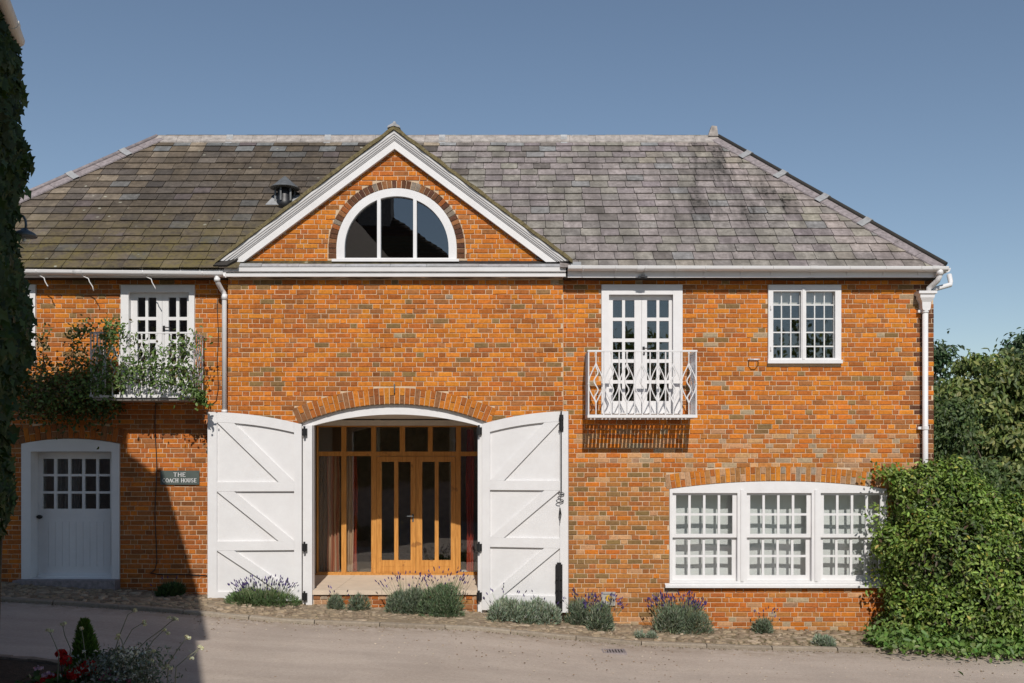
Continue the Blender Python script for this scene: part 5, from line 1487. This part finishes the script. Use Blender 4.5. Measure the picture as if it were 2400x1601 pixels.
tree('tree', (10.6, 6.0, gz(11)-.1), 3.4, [cb(2215,1060,5.5,.40,.6,.95), cb(2215,985,6,.32,.5,.5), cb(2270,1130,5,.7,.8,.45)], 90, 100, .11, [(.075,.115,.035),(.095,.14,.042),(.055,.085,.027),(.12,.155,.055)], [3,3,2,1],
     'dark green bushy tree directly behind the corner of the house', 'tree', None, .20, .10)
tree('tree', (17.3, 26, -1.2), 7.5, [cb(2188,838,26,.62,.7,.85), cb(2190,930,26,.75,.9,1.3), cb(2195,1020,26,1,1,1.2)], 60, 80, .24, [(.06,.11,.045),(.08,.13,.055),(.05,.09,.038),(.09,.13,.06)], [2,2,2,1],
     'distant tree whose crown peeps out past the right corner of the house', 'tree', None, .26, .2)
tree('tree', (24.5, 30, -1.6), 9.5, [cb(2430,825,30,1.15,1.2,1.15), cb(2450,930,30,1.9,1.9,1.8)], 90, 90, .28, [(.06,.105,.05),(.08,.125,.06),(.05,.085,.042),(.09,.125,.065)], [2,2,2,1],
     'distant tall tree rising behind the broad tree', 'tree', None, .34, .25)
tree('tree', (19.5, 27, -1.4), 4.0, [cb(2250,960,27,1.3,1.2,1.2), cb(2330,950,27,1.2,1.3,1.2)], 60, 100, .22, [(.07,.11,.045),(.09,.13,.055),(.06,.09,.04),(.10,.13,.06)], [2,2,2,1],
     'low distant tree seen between the house corner and the broad tree', 'tree', None, .3, .2)
tree('tree', (9.5, 2.2, gz(9)-.1), 2.6, [(9.6,2.0,.5,1.3,1.0,.9), (8.4,1.8,.5,.9,.8,.9), (10.8,1.6,.4,1.3,1.0,.9)], 90, 110, .10, [(.07,.115,.03),(.09,.14,.035),(.05,.085,.02),(.11,.15,.045)], [3,3,2,1],
     'dark shrub filling the gap between hedge and house corner', 'shrub', None, .25, .07)
# trees over the road behind the viewer, mirrored in the panes
for i, (x, y, s_) in enumerate(((9.5,-27,1.0),(13.5,-30,1.15),(5.8,-33,1.2),(18,-27,.95))):
    b = (x, y, gz(x)-.1)
    tree('tree', b, 8.5*s_, [(x,y,b[2]+5.6*s_,2.2,2.2,2.4*s_),(x+1.0,y+.4,b[2]+4.2*s_,1.8,1.6,1.6*s_),(x-1.1,y-.3,b[2]+4.4*s_,1.7,1.6,1.7*s_)], 70, 60, .26, TR, [3,3,2,1.6],
         'tree across the road behind the viewer, seen only mirrored in window panes', 'tree', 'trees across the road', .5, .2)

# ------------------------------------------------------------------ ivy-clad house on the left
dA = Vector((.3203,-.9473,0))           # along its wall, away from the far corner
nO = Vector((.9473,.3203,0))            # out of the wall
E = Vector((-5.14,-5.10,6.27))          # far end of the gutter
Wc = E-nO*.22+dA*.12; Wc.z = 0          # far corner of the wall
def ip(a, o, z): q = Wc+dA*a+nO*o; return (q.x, q.y, z)
IV = thing('ivy_house', tuple(ip(5,-3,-.2)), 'neighbouring house smothered in ivy with cream gutter at its eaves', 'house')
def ibox(a0, a1, o0, o1, z0, z1):
    mb = MB(); mb.box(a0, a1, o0, o1, z0, z1); mb.map(lambda a, o, z: ip(a, o, z)); mb.f = [tuple(reversed(q)) for q in mb.f]; return mb
ibox(0, 9.6, -6.0, 0, -.6, 6.15).build('wall', M['hip'], IV)
PT = math.tan(math.radians(46))
mb = MB(); oe = .13; rid = -3.0
vv = []
for a in (-.10, 9.7):
    for o_, z in ((oe,6.22),(rid,6.22+(oe-rid)*PT),(-6-oe,6.22),(-6-oe,6.12),(oe,6.12)): vv.append(ip(a, o_, z))
mb.add(vv, [(0,1,6,5),(1,2,7,6),(2,3,8,7),(3,4,9,8),(4,0,5,9),(4,3,2,1,0),(5,6,7,8,9)], (.16,.10,.07)); mb.build('roof', M['tile'], IV)
ibox(.02, .85, -2.75, -.55, 6.1, 8.15).build('chimney', M['hip'], IV)
ibox(-.03, .90, -2.8, -.50, 8.15, 8.25).build('chimney_cap', M['hip'], IV)
g = MB(); out = [(.06*math.cos(t), .06*math.sin(t)) for t in np.linspace(math.pi, 2*math.pi, 11)]
pts = out+[(.06,.02),(-.06,.02)]
g.prism([(p_[0]+.19, p_[1]+6.235) for p_ in pts], -.12, 5.75); g.map(lambda o_, a, z: ip(a, o_, z)); gi = g.build('gutter', M['plaster'], IV)
ibox(-.11, 9.7, .10, .125, 6.06, 6.215).build('fascia', M['plaster'], IV)
g = MB(); g.prism([(p_[0]*1.15+.19, p_[1]*1.15+6.235) for p_ in pts], .25, .36); g.map(lambda o_, a, z: ip(a, o_, z)); g.build('gutter_union', M['plaster'], gi)
sc = thing('security_camera', ip(.10,.10,6.0), 'small cream security camera under the gutter of the ivy house', 'camera')
ibox(.02, .17, .03, .16, 5.93, 6.04).build('housing', M['plaster'], sc)
q = ip(.0,.10,5.985); mb = MB(); mb.ball(q, .038, 12, 8); mb.build('lens', M['black'], sc, True)
# ivy
root = thing('ivy', ip(.5,.1,-.2), 'dense dark ivy covering the end of the neighbouring house', 'ivy')
prof = [(95,14),(110,40),(160,46),(215,52),(290,40),(345,58),(385,76),(430,58),(480,38),(560,36),(600,40),(650,56),(700,68),(790,72),(850,66),(900,36),(950,22),(1050,18),(1110,30),(1160,38),(1190,20),(1228,2),(1245,-25),(1300,-60),(1500,-80)]
n = 16000; dist = 10.4; kk = dist/FPX
py = NR.uniform(96, 1300, n); ext = (np.interp(py, [p_[0] for p_ in prof], [p_[1] for p_ in prof])-14)*kk   # how far the ivy stands off the wall
z = CAM_Z+(1076-py)*kk
a = np.abs(NR.normal(0,1,n))*1.3; lay_ = NR.random(n)**.55
o_ = np.clip(ext, -.4, .5)*lay_+.12*NR.random(n)*np.clip(1-a*.3,.2,1)-.05+NR.normal(0,.02,n)
Wn = np.array(Wc); P = Wn+np.outer(a-.12, np.array(dA))+np.outer(o_, np.array(nO)); P[:,2] = z
D = NR.normal(0,.35,(n,3))+np.array([.1,.1,-1.0]); N = NR.normal(0,.35,(n,3))+np.array(nO)*.7+np.array([.0,-.75,.25])
cloud('foliage', *leaves(P, D, N, NR.uniform(.08,.15,n), NR.uniform(.07,.13,n), pick(n, [(.030,.052,.013),(.040,.066,.017),(.022,.040,.010),(.060,.080,.022)], [3,3,2,.7], .2), LOBED), M['ivy'], root)
n = 15000; a = NR.uniform(0,9.6,n); P = Wn+np.outer(a, np.array(dA))+np.outer(NR.uniform(.0,.10,n), np.array(nO)); P[:,2] = NR.uniform(1.1,6.0,n)
cloud('foliage', *leaves(P, NR.normal(0,.35,(n,3))+np.array([.1,.1,-1.0]), NR.normal(0,.4,(n,3))+np.array(nO), NR.uniform(.09,.16,n), NR.uniform(.08,.14,n), pick(n, [(.030,.052,.013),(.040,.066,.017),(.022,.040,.010)], [3,3,2], .2), LOBED), M['ivy'], root)
mb = MB()
for i in range(7):
    o0 = .06; p_ = [ip(.05+i*.12, o0-.05, -.3)]
    for k in range(8): p_.append(ip(.05+i*.12+R.uniform(-.08,.08), o0-.04+R.uniform(-.02,.03), -.3+.78*(k+1)))
    mb.tube(p_, .02, 5, r1=.006)
mb.build('stems', M['bark'], root)
# swan-neck wall lamp
Yl = -5.0
lx, lz = PX(60, 548, Yl)
lamp = thing('wall_lamp', (lx, Yl, lz-.2), 'grey swan neck wall lamp with glass shade poking out of the ivy', 'lamp')
pt = lambda a, b: (X_(a,Yl), Yl, Z_(b,Yl))
MB().tube([pt(12,512),pt(35,506),pt(47,504),pt(55,508),pt(60,517),pt(61,528),pt(60,537)], .014, 8).build('arm', M['lamp_metal'], lamp, True)
kz = (Yl-CAM_Y)/FPX
MB().lathe([(27*kz,Z_(555,Yl)),(28*kz,Z_(552.5,Yl)),(22*kz,Z_(546,Yl)),(9*kz,Z_(539.5,Yl)),(5*kz,Z_(535,Yl))], X_(58,Yl), Yl, 20).build('shade', M['lamp_metal'], lamp, True)
MB().lathe([(4*kz,Z_(577,Yl)),(9.5*kz,Z_(574,Yl)),(11.5*kz,Z_(566,Yl)),(11*kz,Z_(553,Yl))], X_(57,Yl), Yl, 16).build('glass_shade', M['clear'], lamp, True)
MB().ball((X_(57,Yl),Yl,Z_(563,Yl)), 5*kz, 10, 6).build('bulb', M['plaster'], lamp, True)

# ------------------------------------------------------------------ house across the road (behind the viewer; seen in the panes)
OP = thing('opposite_house', (-6, -20, -.4), 'tall tiled house across the road behind the viewer, seen only mirrored in the panes', 'house')
oy = -18.2
hol = [[(x,z),(x+1.0,z),(x+1.0,z+1.6),(x,z+1.6)] for x in (-9,-6,-3,-1.0) for z in (.9,3.9)]
mb = MB(); mb.prism([(-12,-1),(.45,-1),(.45,6.9),(-12,6.9)], oy-.3, oy, hol); mb.build('wall', M['hip'], OP)
mb = MB(); mb.box(-12,.45,oy-7.6,oy-.31,-1,6.88); mb.build('wall', M['hip'], OP)
for h in hol:
    x0, z0 = h[0]; hs = [[(x0+.06+.3*i, z0+.06+.38*j),(x0+.32+.3*i, z0+.06+.38*j),(x0+.32+.3*i, z0+.40+.38*j),(x0+.06+.3*i, z0+.40+.38*j)] for i in range(3) for j in range(4)]
    frame('window', shrink(h, -.06), hs, oy-.03, oy+.03, OP)
    mb = MB(); mb.box(x0, x0+1, oy-.29, oy-.2, z0, z0+1.6); mb.build('pane', M['black'], OP)
mb = MB(); ex, ey0, ey1, rx, ry, rz_ = .8, oy+.4, oy-8.2, -4.6, oy-3.6, 11.0
mb.add([(-12.4,ey0,6.8),(ex,ey0,6.8),(ex,ey1,6.8),(-12.4,ey1,6.8),(-12.4,ry,rz_),(rx,ry,rz_)], [(1,0,4,5),(2,1,5),(3,2,5,4),(0,3,4),(0,1,2,3)], (.10,.055,.035)); orf = mb.build('roof', M['tile'], OP)
rows = MB(); nr = 26
for i in range(nr):
    t = i/nr; y = lerp(ey0, ry, t); z = lerp(6.8, rz_, t); xr = lerp(ex, rx, t)
    rows.add([(-12.4,y+.02,z+.0),(xr,y+.02,z+.0),(xr,y+.02,z+.045),(-12.4,y+.02,z+.045),(-12.4,lerp(ey0,ry,t+1/nr),lerp(6.8,rz_,t+1/nr)+.01),(xr-.2,lerp(ey0,ry,t+1/nr),lerp(6.8,rz_,t+1/nr)+.01)], [(1,0,3,2),(2,3,4,5)], (.09*R.uniform(.7,1.3),.05,.032))
rows.build('tile_courses', M['tile'], orf, False, 'stuff')
mb = MB(); mb.box(-5.7,-4.5,ry-.5,ry+.5,9.6,13.2); mb.build('chimney', M['hip'], OP)

# ------------------------------------------------------------------ flower bed in the left foreground
bz = gz(-4)
bed_pts = []
for t in np.linspace(0, 1, 15):
    a = t*math.pi/2; bed_pts.append((-5.1+1.75*math.sin(a), -6.55+1.15*math.cos(a)))
poly = [(-6.4,-5.4)]+bed_pts+[(-3.35,-9.0),(-4.2,-9.0),(-6.4,-6.2)]
mb = MB(); mb.prism(poly, 0, .10); mb.map(lambda x, y, z: (x, z, gz(x)-.05+y)); mb.f = [tuple(reversed(q)) for q in mb.f]; mb.build('flower_bed', M['soil'], None, False, 'structure')
bed = bpy.data.objects[[o.name for o in scene.objects if o.name.startswith('flower_bed')][0]]
edge = [(-6.4,-5.4),(-5.9,-5.4),(-5.5,-5.4)]+bed_pts+[(-3.35,-7.1),(-3.35,-7.7),(-3.35,-8.3)]
for (a0, b0), (a1, b1) in zip(edge[:-1], edge[1:]):
    d = Vector((a1-a0, b1-b0)); l = d.length; d.normalize(); nn = Vector((-d.y, d.x))
    c = R.choice([(.22,.18,.14),(.26,.21,.17)])
    mb = MB(); q = [Vector((a0,b0))+d*.004+nn*.05, Vector((a0,b0))+d*.004-nn*.05, Vector((a1,b1))-d*.004-nn*.05, Vector((a1,b1))-d*.004+nn*.05]
    v = [(p_.x,p_.y,gz(p_.x)-.1) for p_ in q]+[(p_.x,p_.y,gz(p_.x)+.07+R.uniform(-.006,.006)) for p_ in q]
    mb.add(v, [(0,1,2,3),(7,6,5,4),(0,4,5,1),(1,5,6,2),(2,6,7,3),(3,7,4,0)], c); mb.build('edging_stone', M['kerb'], bed)
YB = -6.3
def fx(px): return X_(px, YB)
def fz(py): return Z_(py, YB)
gb = gz(fx(250))+.03
def flower_cluster(parts, c, r, n, pal, size=.03):
    d = rnd_dir(n, -.3); P = np.array(c)+d*r*NR.uniform(.6,1,(n,1))
    parts.append(leaves(P, np.cross(d, NR.normal(0,1,(n,3))), d+NR.normal(0,.25,(n,3)), NR.uniform(.8,1.2,n)*size, NR.uniform(.7,1.0,n)*size, pick(n, pal, [1]*len(pal), .15), OVAL))
def plant(name, px, label, cat='flower'): return thing(name, (fx(px), YB, gb), label, cat)
# red geranium
root = plant('geranium', 160, 'red geranium with several scarlet flower heads in the foreground bed')
heads = [(150,1556,.05),(110,1598,.055),(212,1580,.05),(137,1537,.045),(163,1545,.05),(205,1566,.055),(222,1557,.06),(125,1590,.05),(170,1582,.055),(138,1597,.055),(185,1580,.05),(195,1569,.045)]
parts = []; mb = MB()
for a, b, r in heads:
    c = (fx(a), YB+R.uniform(-.12,.12), fz(b)); parts = []; flower_cluster(parts, c, r*1.1, 110, [(.55,.012,.012),(.65,.03,.02),(.42,.008,.012)], .034); cloud('flower_head', *merge(parts), M['petal'], root)
    mb.tube([(c[0]+.03,c[1],gb-.05),(c[0]+.01,c[1],(gb+c[2])/2),c], .005, 5)
mb.build('stalks', M['bark'], root)
n = 900; P = np.stack([fx(NR.normal(150,40,n)), YB+NR.normal(0,.16,n), gb+NR.uniform(0,.14,n)],1)
cloud('foliage', *leaves(P, NR.normal(0,1,(n,3)), NR.normal(0,.5,(n,3))+np.array([0,-.4,1]), NR.uniform(.04,.08,n), NR.uniform(.04,.07,n), pick(n, [(.05,.09,.025),(.07,.12,.03)], [1,1], .2), OVAL), M['leaf'], root)
# dwarf conifer
root = plant('dwarf_conifer', 185, 'small upright dark green dwarf conifer among the foreground flowers', 'conifer')
mb = MB(); mb.tube([(fx(185),YB+.12,gb-.05),(fx(183),YB+.12,fz(1470))], .015, 6, r1=.003); mb.build('trunk', M['bark'], root)
n = 5200; t = NR.random(n)**.8; H_ = fz(1462)-gb; a = NR.uniform(0,6.28,n); r = (.17*(1-t)**.7+.008)*NR.uniform(.5,1.05,n)
P = np.stack([fx(184)+r*np.cos(a)+.03*(1-t), YB+.12+r*np.sin(a), gb+t*H_],1); D = np.stack([np.cos(a)*.6,np.sin(a)*.6,np.ones(n)],1)+NR.normal(0,.25,(n,3))
cloud('foliage', *leaves(P, D, NR.normal(0,1,(n,3)), NR.uniform(.025,.06,n), NR.uniform(.006,.011,n), pick(n, [(.09,.17,.03),(.12,.21,.04),(.06,.11,.02)], [1,1,1], .2), BLADE), M['leaf_dull'], root)
# white and pink bedding
root = plant('white_bedding_plant', 270, 'bushy grey leaved bedding plant dotted with small white flowers in the foreground')
n = 4200; P = np.stack([fx(NR.normal(290,42,n)), YB+NR.normal(0,.18,n), gb-.02+NR.uniform(0,1,n)*(fz(1525)-gb)],1)
cloud('foliage', *leaves(P, NR.normal(0,1,(n,3))+np.array([0,0,.3]), NR.normal(0,.7,(n,3))+np.array([0,-.4,.8]), NR.uniform(.025,.05,n), NR.uniform(.012,.022,n), pick(n, [(.20,.22,.18),(.12,.15,.09),(.28,.30,.26)], [1,1,1], .2), OVAL), M['leaf_dull'], root)
parts = []
for i in range(80): flower_cluster(parts, (fx(R.gauss(285,32)), YB-.12+R.uniform(-.1,.1), fz(R.uniform(1516,1585))), .016, 9, [(.75,.73,.72),(.70,.66,.66)], .018)
for i in range(8): flower_cluster(parts, (fx(R.gauss(262,22)), YB-.16, fz(R.uniform(1560,1592))), .024, 16, [(.45,.06,.25),(.55,.12,.35)], .022)
cloud('flower_heads', *merge(parts), M['petal'], root, 'stuff')
root = plant('pink_flower', 112, 'small clump of pale pink flowers at the edge of the foreground bed')
parts = []
for a, b in ((98,1561),(108,1563),(125,1574),(132,1577),(116,1579)): flower_cluster(parts, (fx(a), YB-.1, fz(b)), .024, 18, [(.55,.35,.52),(.62,.45,.60)], .022)
cloud('flower_heads', *merge(parts), M['petal'], root)
n = 260; P = np.stack([fx(NR.normal(112,14,n)), YB-.06+NR.normal(0,.06,n), gb+NR.uniform(0,.12,n)],1)
cloud('foliage', *leaves(P, NR.normal(0,1,(n,3)), NR.normal(0,.6,(n,3))+np.array([0,-.3,1]), NR.uniform(.03,.05,n), NR.uniform(.012,.02,n), pick(n, [(.06,.10,.03)], [1], .2), OVAL), M['leaf'], root)
# tall wiry stems with cream heads
STEMS = [([(138,1532),(127,1505),(118,1485)],[(112,1478),(121,1480)]), ([(165,1520),(152,1490),(148,1472)],[(146,1464),(152,1462)]), ([(200,1540),(195,1500),(192,1478)],[(191,1474)]), ([(265,1540),(280,1490),(300,1440),(313,1433)],[(317,1431)]),
         ([(262,1550),(290,1510),(310,1475),(332,1462)],[(338,1458),(340,1464)]), ([(315,1530),(345,1500),(380,1475),(398,1459),(404,1455)],[(409,1450),(413,1453),(397,1449)]), ([(330,1545),(360,1500),(383,1478)],[(386,1477),(394,1486)]),
         ([(395,1555),(415,1525),(432,1502),(436,1496)],[(437,1493),(443,1496)]), ([(413,1563),(440,1540),(460,1525),(466,1520)],[(468,1516),(473,1520),(450,1544)]), ([(330,1601),(370,1580),(392,1564)],[(392,1562),(384,1568),(400,1566)]), ([(320,1590),(345,1555),(360,1528)],[(360,1527)]), ([(300,1560),(285,1500),(278,1490)],[(277,1489),(275,1497)]), ([(345,1590),(360,1570),(358,1548)],[(356,1549)])]
grp = 'wiry stems with cream flower heads'
SLAB = ['wiry stem with two cream heads leaning away from the conifer above the red geranium', 'wiry stem with two cream heads standing between red geranium and dwarf conifer', 'wiry stem with one cream head rising against the dwarf conifer',
        'slender wiry stem with one cream head, reaching higher than all its neighbours', 'wiry stem with two shaded cream heads arching above the white bedding plant', 'long arching wiry stem tipped with the largest sunlit cream heads and a small bud',
        'wiry stem with two cream heads just below the long arching one', 'short sunlit wiry stem with two cream heads leaning over the shadow edge on the road', 'sunlit wiry stem leaning furthest out over the road, with three cream heads',
        'low wiry stem with a cluster of three cream heads close to the ground', 'thin wiry stem with a single small cream bud beside the low cluster', 'wiry stem with two small cream buds rising out of the white bedding plant', 'short wiry stem with one cream bud at the foot of the white bedding plant']
for i, (st, hd) in enumerate(STEMS):
    yy = YB-.05+R.uniform(-.1,.1); fx2 = lambda a: X_(a, yy); fz2 = lambda b: Z_(b, yy)
    b0 = (fx2(st[0][0])-.03, yy+.02, gz(fx2(st[0][0]))-.02)
    pts = [b0]+[(fx2(a), yy, fz2(b)) for a, b in st]
    root = thing('santolina_stem', b0, SLAB[i], 'flower', grp)
    mb = MB(); mb.tube(pts, .006, 5, r1=.0035)
    for a, b in hd: mb.tube([pts[-1], (fx2(a), yy, fz2(b))], .003, 4)
    n_ = 4
    mb.build('stem', M['stem'], root)
    for a, b in hd:
        parts = []; flower_cluster(parts, (fx2(a), yy, fz2(b)), .018, 34, [(.70,.66,.48),(.62,.58,.40),(.78,.75,.60)], .016)
        cloud('flower_head', *merge(parts), M['petal'], root)
